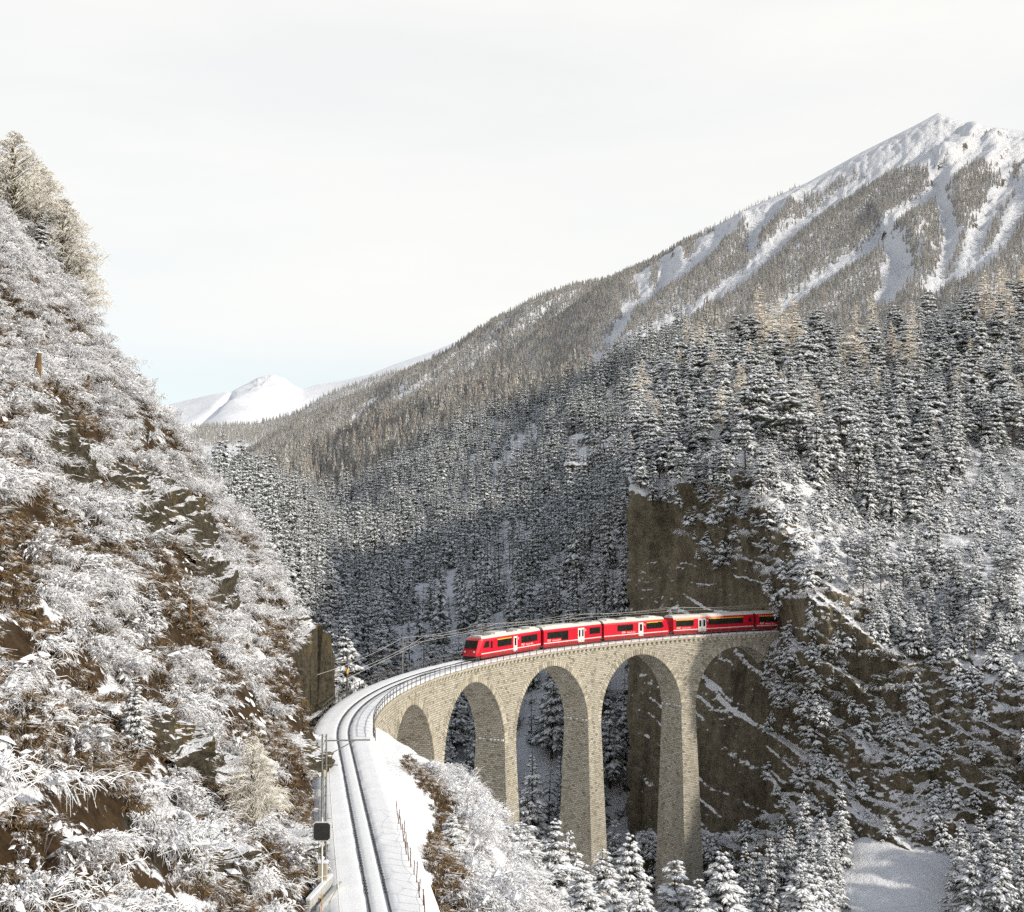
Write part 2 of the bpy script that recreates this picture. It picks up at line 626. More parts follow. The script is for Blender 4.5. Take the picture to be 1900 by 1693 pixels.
# ------------------------------------------------------------------ near ground: left slope, track bench, gorge
def ctrl_near():
    L = []
    for px, py, Y in [  # left slope
        (0, 1693, 42), (0, 1450, 50), (0, 1200, 62), (0, 1000, 74), (0, 800, 90), (0, 640, 108), (0, 520, 124), (0, 430, 145), (0, 390, 160),
        (150, 1693, 47), (300, 1693, 53), (300, 1300, 84), (300, 1000, 116), (450, 1300, 100), (450, 1600, 68), (150, 1100, 82), (150, 800, 116), (150, 640, 136),
        (450, 1080, 135), (520, 1200, 134), (560, 1450, 94), (560, 1300, 122),
        (548, 1165, 146), (480, 1035, 158), (340, 918, 163), (240, 808, 163), (168, 675, 159), (135, 570, 158), (90, 490, 160), (30, 400, 165)]:
        L.append(at(px, py, Y))
    for p in [(-26, 168, -3), (-36, 182, 6), (-50, 190, 16), (-70, 200, 34), (-95, 215, 55), (-32, 215, -22), (-60, 240, -10), (-100, 260, 15),
              (-24, 152, 0.5), (-112, 150, 95), (-112, 90, 80), (-80, 60, 62), (-112, 40, 80), (-60, 30, 42), (-20, 15, 8)]:
        L.append(np.array(p, float))
    # bench beside the track and the slope that drops from it
    for px, py, Y in [(830, 1560, 105), (800, 1693, 74), (900, 1693, 95), (1000, 1693, 126), (900, 1585, 130), (850, 1480, 142),
                      (1450, 1693, 194), (1620, 1560, 206), (1600, 1693, 188), (1740, 1660, 192), (1900, 1693, 182),
                      (1900, 1610, 196), (1500, 1610, 206), (745, 1500, 95), (782, 1693, 69.5), (775, 1440, 110), (715, 1395, 119)]:
        L.append(at(px, py, Y))
    for p in [(-9.2, 169.6, -12.5), (0, 190.4, -31), (13.3, 208.8, -44), (30.4, 223.8, -52), (5, 150, -28), (14, 160, -34), (24, 175, -41), (36, 190, -44), (20, 130, -30), (-13.6, 148, -6.4), (-13.4, 136, -3.0), (48, 240, -40), (-24, 175, -10),
              (0, 245, -47), (25, 250, -52), (60, 262, -45), (120, 160, -34), (130, 100, -30), (70, 100, -38), (35, 100, -32), (20, 60, -14), (60, 50, -26), (130, 40, -30),
              (20, 20, -8), (100, 240, -38), (130, 275, -38), (0, 275, -50), (-40, 275, -30)]:
        L.append(np.array(p, float))
    for s in np.arange(-125, -17, 9.0):
        for o in (-2.6, 0, 2.6):
            x, y = path(s, o)
            L.append(np.array([x, y, -0.35]))
    return np.array(L)


C_near = ctrl_near()
near_ev = tps_fit(C_near[:, :2], C_near[:, 2], 2e-4)


def near_z(X, Y):
    P = np.stack([X, Y], -1)
    z = near_ev(P)
    s, o = path_off(X, Y)
    P3 = np.stack([X, Y, z], -1)
    left = np.clip((-o - 2.8) / 5.0, 0, 1)
    right = np.clip((o - 5.0) / 6.0, 0, 1)
    on_app = s < TH1 * RC + 8
    left = np.where(on_app, left, np.clip((np.abs(o) - 1) / 5, 0, 1) * 0.6)
    # rough crags on the left hand slope, softer swells on the gorge side
    lw = left * (X < -5)
    rough = 1.5 * fbm(P3 / np.array([11, 13, 9.0]), 3) + 1.1 * np.clip(fbm(P3 / 6.5 + 9, 3, True), -1, 1) + 0.35 * fbm(P3 / 1.7 + 3, 3) + 0.45 * np.clip(fbm(P3 / np.array([2.4, 2.4, 1.6]) + 13, 3, True), -1, 1)
    z = z + lw * rough + right * (1.0 * fbm(P3 / 14, 3) + 0.3 * fbm(P3 / 3.0 + 5, 3))
    flat = (1 - np.clip((np.abs(o) - 2.6) / 1.6, 0, 1)) * np.clip((TH1 * RC + 6 - s) / 6, 0, 1)
    z = z * (1 - flat) + (-0.35) * flat
    # ground never climbs through the viaduct deck
    lim = np.clip((6 - np.abs(o)) / 3, 0, 1) * (s > TH1 * RC + 2) * (s < 130)
    z = np.where(lim > 0, np.minimum(z, -1.2), z)
    return z


def build_ground():
    xs = np.concatenate([np.arange(-118, -64, 1.3), np.arange(-64, 2, 0.36), np.arange(2, 134, 1.0)])
    ys = np.concatenate([np.arange(8, 40, 1.0), np.arange(40, 150, 0.42), np.arange(150, 280, 0.95)])
    X, Y = np.meshgrid(xs, ys)
    Z = near_z(X, Y)
    V = np.stack([X, Y, Z], -1).reshape(-1, 3)
    nx, ny = len(xs), len(ys)
    i = np.arange(nx * ny).reshape(ny, nx)
    F = np.stack([i[:-1, :-1], i[:-1, 1:], i[1:, 1:], i[1:, :-1]], -1).reshape(-1, 4)
    # snow lies thickly on the gorge side, on the left slope only in patches, hardly at all on the bank by the fence
    s, o = path_off(V[:, 0], V[:, 1])
    q = to_px(V)
    sn = np.clip((o - 2.0) / 1.5, 0, 1) * 0.9
    sn = np.maximum(sn, np.clip((V[:, 1] - 170) / 10, 0, 1) * 0.9)
    sn = np.where((o < -2.2) & (V[:, 1] < 170), 0.0, sn)
    d, side, tt = polydist(q, [(752, 1412), (800, 1455), (835, 1530), (825, 1600), (835, 1680)])
    bw = np.interp(tt, [0, .2, .45, .6, 1.0], [8, 20, 24, 36, 40]) + 16 * fbm(V / 3.0, 3)
    br = np.clip((bw - d) / 14, 0, 1) * (o > 2.6) * (V[:, 1] < 170)
    sn = sn - br * 1.10
    me = new_mesh('ground', V, F, True)
    at_ = me.attributes.new('snowfall', 'FLOAT', 'POINT'); at_.data.foreach_set('value', sn.astype(np.float32))
    g = obj('ground', me, M['rock'])
    tag(g, kind='structure')
    return g


build_ground()


# ------------------------------------------------------------------ terrain sheets farther away
class Sheet:
    """terrain surface running from a lower to an upper edge (photo columns), with real distances from control points"""
    def __init__(s, ctrl, top, bot, px0, px1, nx, ny, power=1.0, pxs=None):
        c = np.array(ctrl, float)
        s.ev = tps_fit(c[:, :2] / 100, np.log(c[:, 2]), 1e-3)
        px = np.linspace(px0, px1, nx) if pxs is None else np.asarray(pxs, float)
        nx = len(px)
        v = np.linspace(0, 1, ny) ** power
        tp = np.interp(px, *np.array(top, float).T); bt = np.interp(px, *np.array(bot, float).T)
        s.px = np.broadcast_to(px, (ny, nx)).copy()
        s.py = bt[None] + (tp - bt)[None] * v[:, None]
        q = np.stack([s.px, s.py], -1)
        s.Q = q
        s.P = at(s.px, s.py, np.exp(s.ev(q / 100)))
        s.nx, s.ny = nx, ny

    def mesh(s, name, skirt_top=None, skirt_left=None):
        P = s.P
        if skirt_top is not None:
            b = P[-1] + np.array(skirt_top)
            P = np.concatenate([P, (P[-1] * 0.6 + b * 0.4 + np.array([0, 0, 0.2 * abs(skirt_top[2])]))[None], b[None]], 0)
        if skirt_left is not None:
            P = np.concatenate([(P[:, :1] + np.array(skirt_left)), P], 1)
        ny, nx = P.shape[:2]
        i = np.arange(nx * ny).reshape(ny, nx)
        F = np.stack([i[:-1, :-1], i[:-1, 1:], i[1:, 1:], i[1:, :-1]], -1).reshape(-1, 4)
        return new_mesh(name, P.reshape(-1, 3), F, True)

    def sample(s, n, r, weight=None):
        """random points, even over the real surface area"""
        P = s.P
        a = np.cross(P[1:, :-1] - P[:-1, :-1], P[:-1, 1:] - P[:-1, :-1])
        ar = np.linalg.norm(a, axis=-1)
        if weight is not None:
            ar = ar * weight[:-1, :-1]
        p = ar.ravel() / ar.sum()
        k = r.choice(len(p), n, p=p)
        j, i = np.unravel_index(k, ar.shape)
        u, v = r.random(n)[:, None], r.random(n)[:, None]
        W = (P[j, i] * (1 - u) + P[j, i + 1] * u) * (1 - v) + (P[j + 1, i] * (1 - u) + P[j + 1, i + 1] * u) * v
        return W


# --- the rock wall with the tunnel, and the wooded hillside above it
cliff = Sheet([
    (1165, 880, 268), (1200, 890, 266), (1235, 882, 267), (1165, 1000, 265), (1165, 845, 285), (1165, 1140, 264), (1165, 1500, 258), (1165, 700, 430), (1250, 1000, 262), (1250, 1300, 252), (1300, 872, 264),
    (1380, 1000, 247), (1380, 900, 252), (1435, 1160, 236.5), (1435, 1040, 238.5), (1430, 930, 243), (1400, 858, 254), (1300, 930, 257), (1435, 1300, 234), (1435, 1500, 228), (1300, 1600, 240),
    (1500, 1160, 226), (1500, 1300, 227), (1600, 1150, 223), (1600, 1300, 219), (1600, 1560, 212), (1550, 1060, 230), (1500, 1000, 236), (1480, 925, 247), (1600, 950, 268),
    (1700, 1250, 217), (1700, 1420, 212), (1700, 1560, 207), (1750, 1100, 234), (1750, 960, 275), (1750, 840, 330), (1600, 800, 345), (1600, 640, 450), (1400, 700, 390), (1300, 660, 430), (1250, 800, 330),
    (1900, 1220, 213), (1900, 1350, 207), (1900, 1600, 202), (1900, 1080, 236), (1900, 1000, 265), (1900, 900, 310), (1900, 700, 410), (1900, 560, 500), (1750, 600, 480),
    (1165, 1700, 256), (1435, 1750, 222), (1700, 1750, 203), (1900, 1750, 197), (2100, 1700, 200), (2100, 1300, 206), (2100, 1000, 262), (2100, 800, 350), (2100, 560, 500),
    (2500, 1700, 205), (2500, 1300, 222), (2500, 1000, 268), (2500, 700, 380), (2500, 350, 560), (3000, 1500, 235), (3000, 1000, 300), (3000, 600, 430), (3000, 300, 560),
], [(1165, 720), (1250, 660), (1420, 650), (1600, 650), (1760, 600), (1900, 560), (2100, 480), (2500, 330), (3000, 200)],
    [(1165, 1700), (3000, 1750)], 1165, 3000, 0, 520, 1.0, np.concatenate([np.linspace(1165, 1930, 440), np.linspace(1940, 3000, 60)]))


def rough_cliff():
    P = cliff.P; Q = cliff.Q
    steep = np.ones(P.shape[:2])
    up = np.gradient(P, axis=0); ang = up[..., 2] / np.maximum(1e-6, np.linalg.norm(up, axis=-1))
    steep = np.clip((ang - 0.55) / 0.35, 0, 1)
    # ledges dip to the right like the beds in the rock; buttresses run vertically
    W = P.copy()
    wob = 3.0 * fbm(P / 24, 3)
    def steps(scale, dip, amp, seed):
        b = (P[..., 2] + dip * P[..., 0] + wob) / scale + 0.5 * perlin(P / (scale * 2.5) + seed)
        f = b - np.floor(b)
        m = np.clip(0.45 + 1.6 * perlin(P / (scale * 2.2) + seed + 5), 0, 1)
        return amp * np.minimum(f, (1 - f) * 6) * m
    d = 3.4 * fbm(P / np.array([15, 15, 48.0]), 4, True, 0.55) * 0.7 + 3.4 * fbm(P / np.array([30, 30, 22.0]) + 4, 3) + steps(10.0, 0.8, 4.2, 1) + steps(4.2, 0.55, 2.0, 20) + steps(1.9, -0.4, 0.7, 40) + 0.75 * fbm(P / 2.6, 4, True, 0.6) + 0.9 * np.abs(perlin(P / np.array([4.0, 4.0, 14.0]) + 60)) * 2
    # a smooth, bare face behind the train and low on the right
    bare = inpoly(Q, [(1160, 870), (1240, 860), (1260, 960), (1300, 1040), (1420, 1110), (1420, 1560), (1160, 1560)]) * 0.78
    bare = np.maximum(bare, inpoly(Q, [(1420, 1330), (1560, 1400), (1640, 1440), (1900, 1420), (1900, 1600), (1500, 1600), (1400, 1500)]) * 0.4)
    for _ in range(14):
        bare = (bare + np.roll(bare, 2, 0) + np.roll(bare, -2, 0) + np.roll(bare, 2, 1) + np.roll(bare, -2, 1)) / 5
    amp = (0.35 + 0.65 * steep) * (1 - bare)
    near = np.exp(-(((Q[..., 0] - 1435) / 38) ** 2 + ((Q[..., 1] - 1165) / 45) ** 2))
    amp = amp * (1 - near)
    dirv = np.array([-0.25, -1.0, 0.25]); dirv = dirv / np.linalg.norm(dirv)
    edge = np.clip((Q[..., 0] - 1165) / 25, 0.15, 1)
    cliff.P = W + (d * amp * edge)[..., None] * dirv
    lf = np.clip(1 - (Q[..., 0] - 1165) / 30, 0, 1)          # ragged free edge of the wall
    cliff.P[..., 0] += lf * (0.9 * fbm(W / np.array([6, 6, 5.0]) + 31, 4))
    cliff.steep = steep


rough_cliff()
o_cliff = obj('cliff', cliff.mesh('cliff', skirt_top=(70, 130, -40), skirt_left=(45, 75, 0)), M['cliff'])
tag(o_cliff, kind='structure')

# --- wooded valley behind the viaduct
D_TOP = [(250, 965), (380, 932), (470, 908), (560, 874), (700, 800), (850, 752), (1000, 735), (1100, 715), (1200, 660), (1330, 620)]
valley = Sheet([
    (600, 1300, 290), (600, 1600, 240), (800, 1600, 262), (1000, 1600, 270), (1200, 1600, 285), (1330, 1300, 340),
    (700, 1250, 330), (850, 1330, 330), (1000, 1300, 330), (1150, 1300, 335), (640, 1150, 430), (560, 1110, 330), (500, 1010, 400), (440, 930, 600), (400, 890, 900),
    (700, 1100, 470), (900, 1100, 430), (1100, 1100, 395), (1250, 1000, 410), (620, 1000, 720), (800, 1000, 600), (1000, 1000, 510), (1165, 900, 510),
    (600, 900, 1150), (700, 880, 950), (900, 850, 800), (1100, 800, 700), (1200, 700, 760), (1100, 740, 850), (430, 860, 1700), (560, 850, 1600), (700, 800, 1400), (850, 752, 1250), (1000, 740, 1050),
    (300, 1300, 250), (300, 1000, 380), (1330, 700, 800), (300, 890, 900)],
    D_TOP, [(250, 1600), (1330, 1600)], 250, 1330, 300, 300)
valley.P = valley.P + np.stack([0 * valley.px, 0 * valley.px, (valley.P[..., 1] / 400.0) * (5.0 * fbm(valley.P / 60, 4) + 2.5 * fbm(valley.P / 22, 3, True))], -1)
o_valley = obj('valley_slope', valley.mesh('valley_slope', skirt_top=(0, 300, -120)), M['valley'])
tag(o_valley, kind='structure')

# --- the big mountain
E_TOP = [(380, 930), (480, 905), (540, 870), (600, 830), (690, 775), (780, 733), (870, 700), (960, 645), (1040, 588), (1130, 522), (1200, 490), (1290, 440), (1390, 386), (1500, 338), (1600, 282),
         (1640, 262), (1700, 232), (1742, 209), (1790, 228), (1840, 236), (1900, 243), (2100, 200), (2300, 220)]
mount = Sheet([
    (1742, 208, 3300), (1640, 262, 3250), (1500, 340, 3150), (1390, 388, 3050), (1290, 440, 3000), (1200, 490, 2950), (1130, 522, 2900), (1040, 590, 2800), (960, 645, 2700), (870, 700, 2600), (780, 733, 2500),
    (690, 775, 2400), (600, 830, 2300), (500, 900, 2200), (1900, 243, 3150), (1160, 740, 1600), (1500, 640, 1650), (1900, 560, 1600), (800, 850, 1900), (600, 900, 2100), (1160, 900, 1300), (1900, 800, 1200), (1500, 800, 1300), (800, 960, 1700), (2300, 560, 1500), (2300, 220, 2900)],
    E_TOP, [(380, 960), (2300, 900)], 380, 2300, 560, 300)
GULLY = [
    ([(1770, 255), (1690, 300), (1611, 345), (1530, 395), (1455, 452), (1379, 527), (1303, 580), (1204, 635), (1095, 692), (1010, 745)], 13),
    ([(1345, 430), (1320, 470), (1265, 521), (1213, 559), (1165, 583), (1152, 610), (1130, 650)], 11),
    ([(1810, 285), (1760, 340), (1710, 388), (1640, 440), (1600, 480), (1545, 515), (1480, 560), (1430, 600)], 12),
    ([(1735, 340), (1745, 400), (1760, 450), (1742, 535), (1720, 560)], 13),
    ([(1870, 350), (1840, 390), (1812, 440), (1790, 500), (1770, 540)], 16),
    ([(1915, 310), (1890, 380), (1858, 460), (1805, 530)], 14),
    ([(1440, 400), (1400, 440), (1390, 480)], 9),
    ([(1650, 470), (1670, 510), (1640, 570)], 18),
    ([(1240, 500), (1225, 540)], 9),
]


def shape_mount():
    Q = mount.Q; P = mount.P
    sc = P[..., 1] / FOC            # metres per photo pixel out there
    rel = np.zeros(Q.shape[:2]); den = np.ones(Q.shape[:2])
    for line, w in GULLY:
        w = w * 1.35
        d, side, t = polydist(Q, line)
        sd = d * side
        rel += -0.6 * w * np.exp(-(d / (w * 0.9)) ** 2)
        # the spur stands along the lower right of each chute
        low = np.where(side < 0, d, 0)
        rel += 0.75 * w * np.exp(-((d - 1.9 * w) / (1.1 * w)) ** 2) * (side < 0)
        nz = 0.5 * w * fbm(np.concatenate([Q / 9.0, 0 * Q[..., :1]], -1), 2)
        den *= np.clip((d + nz - w * 0.75) / (w * 0.6), 0, 1)
    n3 = np.concatenate([Q / 60.0, 0 * Q[..., :1]], -1)
    diag = np.stack([(Q[..., 0] + Q[..., 1] * 1.15) / 55.0, (Q[..., 0] - Q[..., 1]) / 260.0, 0 * Q[..., 0]], -1)
    rel += 7.0 * fbm(diag, 4, True) + 4.0 * fbm(n3 * 3, 4, True) + 2.2 * fbm(diag * np.array([5.0, 3.0, 1.0]), 3, True)
    top = np.interp(Q[..., 0], *np.array(E_TOP, float).T)
    fade = np.clip((Q[..., 1] - top) / 22, 0.0, 1)
    mount.P = P + (rel * sc * fade)[..., None] * np.array([0.05, -0.55, 0.75])
    tl = np.interp(Q[..., 0], [380, 1200, 1290, 1390, 1455, 1530, 1600, 1700, 1760, 1850, 1900, 2300], [400, 400, 440, 425, 400, 360, 330, 330, 320, 330, 320, 300])
    den *= np.clip((Q[..., 1] - tl + 14 * fbm(n3 * 2.5, 3)) / 26, 0, 1)
    patch = fbm(np.stack([Q[..., 0] / 40, Q[..., 1] / 75, 0 * Q[..., 0]], -1) + 3, 3)
    hole = inpoly(Q, [(1130, 560), (1230, 480), (1300, 450), (1390, 400), (1420, 420), (1300, 500), (1200, 560)])
    den *= np.where(hole, np.clip(0.05 + patch, 0, 1), np.clip(0.85 + 0.8 * patch, 0.15, 1))
    hole = inpoly(Q, [(1620, 500), (1660, 470), (1740, 480), (1700, 540), (1640, 580)])
    den *= np.where(hole, np.clip(0.1 + patch, 0, 1), 1)
    mount.den = den


shape_mount()
o_mount = obj('mountain', mount.mesh('mountain', skirt_top=(250, 900, -500)), M['mountain'])
tag(o_mount, kind='structure')

# --- ridge behind it, closing the valley
F_TOP = [(380, 905), (420, 880), (450, 848), (490, 822), (520, 802), (600, 763), (700, 722), (760, 693), (830, 655), (900, 607), (1000, 553), (1060, 533), (1130, 519), (1250, 470), (1350, 440)]
ridge = Sheet([(380, 870, 4300), (600, 750, 4300), (830, 640, 4300), (1000, 548, 4400), (1130, 519, 4500), (1350, 440, 4600), (450, 900, 2900), (600, 850, 2900), (800, 760, 3100), (1000, 680, 3300), (1350, 560, 3500), (380, 960, 2500), (800, 900, 2600), (1350, 750, 2800)],
              F_TOP, [(380, 960), (1350, 700)], 380, 1350, 220, 110)
ridge.P = ridge.P + (np.clip((ridge.py - np.interp(ridge.px, *np.array(F_TOP, float).T)) / 40, 0, 1) * (45 * fbm(np.stack([(ridge.px + ridge.py) / 60, (ridge.px - ridge.py) / 300, 0 * ridge.px], -1), 4, True)))[..., None] * np.array([0, -0.5, 0.7])
o_ridge = obj('wooded_ridge', ridge.mesh('wooded_ridge', skirt_top=(0, 900, -500)), M['mountain'])
tag(o_ridge, kind='structure')

# --- snow slope with wood at the valley's end, and the far snow peaks
G_TOP = [(200, 800), (330, 797), (400, 790), (470, 788), (540, 770), (560, 762), (600, 736), (650, 716), (720, 693), (780, 680), (850, 650), (950, 600)]
vend = Sheet([(200, 800, 6200), (470, 788, 6200), (600, 736, 6300), (780, 680, 6500), (950, 600, 6600), (200, 900, 3800), (420, 860, 3900), (600, 860, 4300), (950, 800, 4500)],
             G_TOP, [(200, 930), (950, 800)], 200, 950, 160, 60)
o_vend = obj('valley_head', vend.mesh('valley_head', skirt_top=(0, 900, -400)), M['mountain'])
tag(o_vend, kind='structure')
H_TOP = [(100, 800), (250, 772), (310, 752), (350, 742), (400, 731), (430, 727), (452, 716), (480, 702), (505, 698), (528, 703), (548, 718), (562, 723), (590, 714), (640, 706), (690, 694), (735, 676), (770, 664), (800, 654), (840, 638), (900, 616), (1000, 590)]
peaks = Sheet([(100, 800, 12500), (350, 742, 12500), (505, 698, 12800), (562, 723, 12000), (690, 700, 11500), (850, 650, 11500), (1000, 600, 11500), (100, 900, 8500), (500, 850, 8300), (1000, 800, 8000), (420, 790, 9500)],
              H_TOP, [(100, 900), (1000, 820)], 100, 1000, 360, 90)
fd = np.clip((peaks.py - np.interp(peaks.px, *np.array(H_TOP, float).T)) / 25, 0.06, 1)
crest = np.exp(-((peaks.px - 500) / 45) ** 2) * np.clip(1 - (peaks.py - 700) / 40, 0, 1)
peaks.P = peaks.P + (fd * (60 * fbm(peaks.P / 1500, 4, True) * 0.6 + 150 * crest * fbm(peaks.P / 260, 3, True)) - 70 * np.exp(-(polydist(peaks.Q, [(430, 735), (400, 765), (350, 800)])[0] / 5) ** 2))[..., None] * np.array([0, -0.5, 0.7])
o_peaks = obj('snow_peaks', peaks.mesh('snow_peaks', skirt_top=(0, 2000, -900)), M['far'])
tag(o_peaks, kind='structure')

# ground sheet that carries everything out to the horizon
gm = MB(); gm.add([(-30000, 400, -420), (30000, 400, -420), (30000, 40000, -420), (-30000, 40000, -420)], [(0, 1, 2, 3)])
tag(gm.obj('terrain', M['snow']), kind='structure')


def ground_hit(px, py, ymax=275.0):
    """where the sight line through a photo pixel meets the near ground"""
    Y = np.arange(25, ymax, 0.4)
    P = at(np.full(len(Y), px), np.full(len(Y), py), Y)
    g = near_z(P[:, 0], P[:, 1])
    k = np.argmax(P[:, 2] < g)
    return P[k] * [1, 1, 0] + [0, 0, g[k]]


# ------------------------------------------------------------------ trackbed, rails
S0, S1 = -125.0, RC * 1.19
S_APP = TH1 * RC


def build_trackbed():
    s = np.concatenate([np.arange(S0, S_APP - 40, 0.8), np.arange(S_APP - 40, S1, 0.4)])
    offs = np.array([-2.75, -2.5, -1.9, -1.35, -0.95, -0.72, -0.62, -0.44, -0.34, -0.15, 0.15, 0.34, 0.44, 0.62, 0.72, 0.95, 1.35, 1.9, 2.5, 2.75])
    zz = np.array([0.02, 0.13, 0.14, 0.15, 0.16, 0.12, 0.060, 0.060, 0.12, 0.14, 0.14, 0.12, 0.060, 0.060, 0.12, 0.16, 0.15, 0.13, 0.11, 0.0])
    ap = np.clip((S_APP + 4 - s) / 4, 0, 1)
    O = offs[None] * np.where(np.abs(offs) > 2.4, 1 + 0.22 * ap[:, None], 1)
    P2 = np.stack([path(s, 0 * s + O[:, k]) for k in range(len(offs))], 1)
    Z = zz[None] + np.where(np.abs(offs) > 2.6, -1.1 * ap[:, None], 0)
    P3 = np.concatenate([P2, Z[..., None]], -1)
    P3[..., 2] += 0.05 * fbm(P3 * np.array([1.1, 1.1, 0]) + 2, 3) * (np.abs(offs) > 0.7) + 0.02 * perlin(P3 * np.array([3, 3, 0.0]))
    ns, no = P3.shape[:2]
    i = np.arange(ns * no).reshape(ns, no)
    F = np.stack([i[:-1, :-1], i[:-1, 1:], i[1:, 1:], i[1:, :-1]], -1).reshape(-1, 4)
    tag(obj('trackbed', new_mesh('trackbed', P3.reshape(-1, 3), F, True), M['track_snow']), kind='structure')


build_trackbed()


def sweep(name, prof, s, m, parent=None, cap=True, uvmat=False):
    """closed profile of (offset, z) swept along the track"""
    s = np.asarray(s, float); n = len(prof)
    P = np.zeros((len(s), n, 3))
    for k, (o, z) in enumerate(prof):
        P[:, k, :2] = path(s, o); P[:, k, 2] = z
    i = np.arange(len(s) * n).reshape(len(s), n)
    j = np.roll(i, -1, 1)
    F = np.stack([i[:-1], i[1:], j[1:], j[:-1]], -1).reshape(-1, 4)
    FF = [F]
    if cap:
        FF += [i[:1], i[-1:, ::-1]]
    return obj(name, new_mesh(name, P.reshape(-1, 3), FF), m, parent)


trk = empty('railway_track', (*path(-60.0), 0.0))
tag(trk, 'snowy single railway track with two dark rails curving onto the viaduct', 'railway track')


def adopt(o, parent):
    """parent without moving"""
    o.parent = parent
    o.matrix_parent_inverse = Matrix.Translation(-Vector(parent.location)) if not any(parent.rotation_euler) else parent.matrix_basis.inverted()
    return o


for c in (-0.53, 0.53):
    ss = np.arange(S0, S1, 0.8)
    o = sweep('rail', [(c - 0.055, 0.03), (c + 0.055, 0.03), (c + 0.036, 0.185), (c - 0.036, 0.185)], ss, M['steel'])
    adopt(o, trk)
sl = MB(); sl.box(-0.92, 0.92, -0.12, 0.12, -0.05, 0.062)
sl_me = sl.mesh('sleeper'); sl_me.materials.append(M['sleeper'])
for k in range(220):
    s = -66 + 0.62 * k
    p = path(s); th = max(s / RC, TH1)
    o = obj('sleeper', sl_me, ())
    o.location = (p[0], p[1], 0.0); o.rotation_euler = (0, 0, -th + random.Random(k).uniform(-.03, .03))
    adopt(o, trk)


# ------------------------------------------------------------------ viaduct
via = empty('viaduct', (CX - RC, CY, -30))
tag(via, 'tall curved limestone railway viaduct with round arches', 'viaduct')
FO = 2.45                                         # half width of the masonry
SK = [(TH0 * RC + k * PITCHM) for k in range(5)]


def band_uv(P, F, U):
    return U[F.ravel()]


def build_spandrel():
    pts = [(S_APP - 1, SPRING_Z - 14), (SK[0] - ARCH_R - 1e-3, SPRING_Z - 14)]
    pts = []
    for k, c in enumerate(SK):
        for a in np.linspace(0, PI, 61):
            pts.append((c - ARCH_R * math.cos(a), SPRING_Z + ARCH_R * math.sin(a), ARCH_R * (a)))
    lo = [(s, SPRING_Z, s) for s in np.arange(S_APP - 1, SK[0] - ARCH_R, 1.0)]
    pts = lo + pts
    S = np.array([p[0] for p in pts]); zb = np.array([p[1] for p in pts]); arc = np.array([p[2] for p in pts])
    ZT = -0.1
    V = []; F = []; UV = []

    def quad(a, b, c, d, ua, ub, uc, ud):
        n = len(V); V.extend([a, b, c, d]); F.append((n, n + 1, n + 2, n + 3)); UV.extend([ua, ub, uc, ud])
    pin = path(S, FO); pout = path(S, -FO)
    nv = 5
    for i in range(len(S) - 1):
        if S[i + 1] - S[i] < 1e-5:
            continue
        for P2, fl in ((pin, 0), (pout, 1)):
            for q in range(nv):
                z00 = zb[i] + (ZT - zb[i]) * q / nv; z01 = zb[i] + (ZT - zb[i]) * (q + 1) / nv
                z10 = zb[i + 1] + (ZT - zb[i + 1]) * q / nv; z11 = zb[i + 1] + (ZT - zb[i + 1]) * (q + 1) / nv
                A = (*P2[i], z00); B = (*P2[i + 1], z10); C = (*P2[i + 1], z11); D = (*P2[i], z01)
                u = [(S[i], z00), (S[i + 1], z10), (S[i + 1], z11), (S[i], z01)]
                if fl == 0:
                    quad(B, A, D, C, u[1], u[0], u[3], u[2])
                else:
                    quad(A, B, C, D, *u)
        # soffit
        quad((*pin[i], zb[i]), (*pin[i + 1], zb[i + 1]), (*pout[i + 1], zb[i + 1]), (*pout[i], zb[i]),
             (FO, arc[i]), (FO, arc[i + 1]), (-FO, arc[i + 1]), (-FO, arc[i]))
        quad((*pin[i], ZT), (*pout[i], ZT), (*pout[i + 1], ZT), (*pin[i + 1], ZT), (0, 0), (1, 0), (1, 1), (0, 1))
    me = new_mesh('spandrel_wall', np.array(V), np.array(F), False, None, np.array(UV))
    adopt(obj('spandrel_wall', me, M['stone']), via)


build_spandrel()


def pier_mesh(name, sa, sb, z0, z1, bs, br):
    """battered shaft between chainages sa..sb, from z1 (top) down to z0"""
    V = []; F = []; UV = []
    n = 14
    rings = []
    for q in range(n + 1):
        z = z1 + (z0 - z1) * q / n
        g = (z1 - z)
        cs = [(sa - bs * g, FO + br * g), (sb + bs * g, FO + br * g), (sb + bs * g, -FO - br * g), (sa - bs * g, -FO - br * g)]
        rings.append([(*path(s, o), z, s, o) for s, o in cs])
    for q in range(n):
        for k in range(4):
            a, b = rings[q][k], rings[q][(k + 1) % 4]
            c, d = rings[q + 1][(k + 1) % 4], rings[q + 1][k]
            m = len(V)
            V.extend([a[:3], b[:3], c[:3], d[:3]]); F.append((m, m + 1, m + 2, m + 3))
            ax = 3 if k in (0, 2) else 4
            UV.extend([(p[ax] + 0.21 * k, p[2]) for p in (a, b, c, d)])
    return new_mesh(name, np.array(V), np.array(F), False, None, np.array(UV))


for k in range(4):
    m = (SK[k] + SK[k + 1]) / 2; h = PITCHM / 2 - ARCH_R
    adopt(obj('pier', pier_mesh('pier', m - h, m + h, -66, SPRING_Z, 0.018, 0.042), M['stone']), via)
adopt(obj('abutment', pier_mesh('abutment', S_APP - 1, SK[0] - ARCH_R, -30, SPRING_Z, 0.0, 0.03), M['stone']), via)

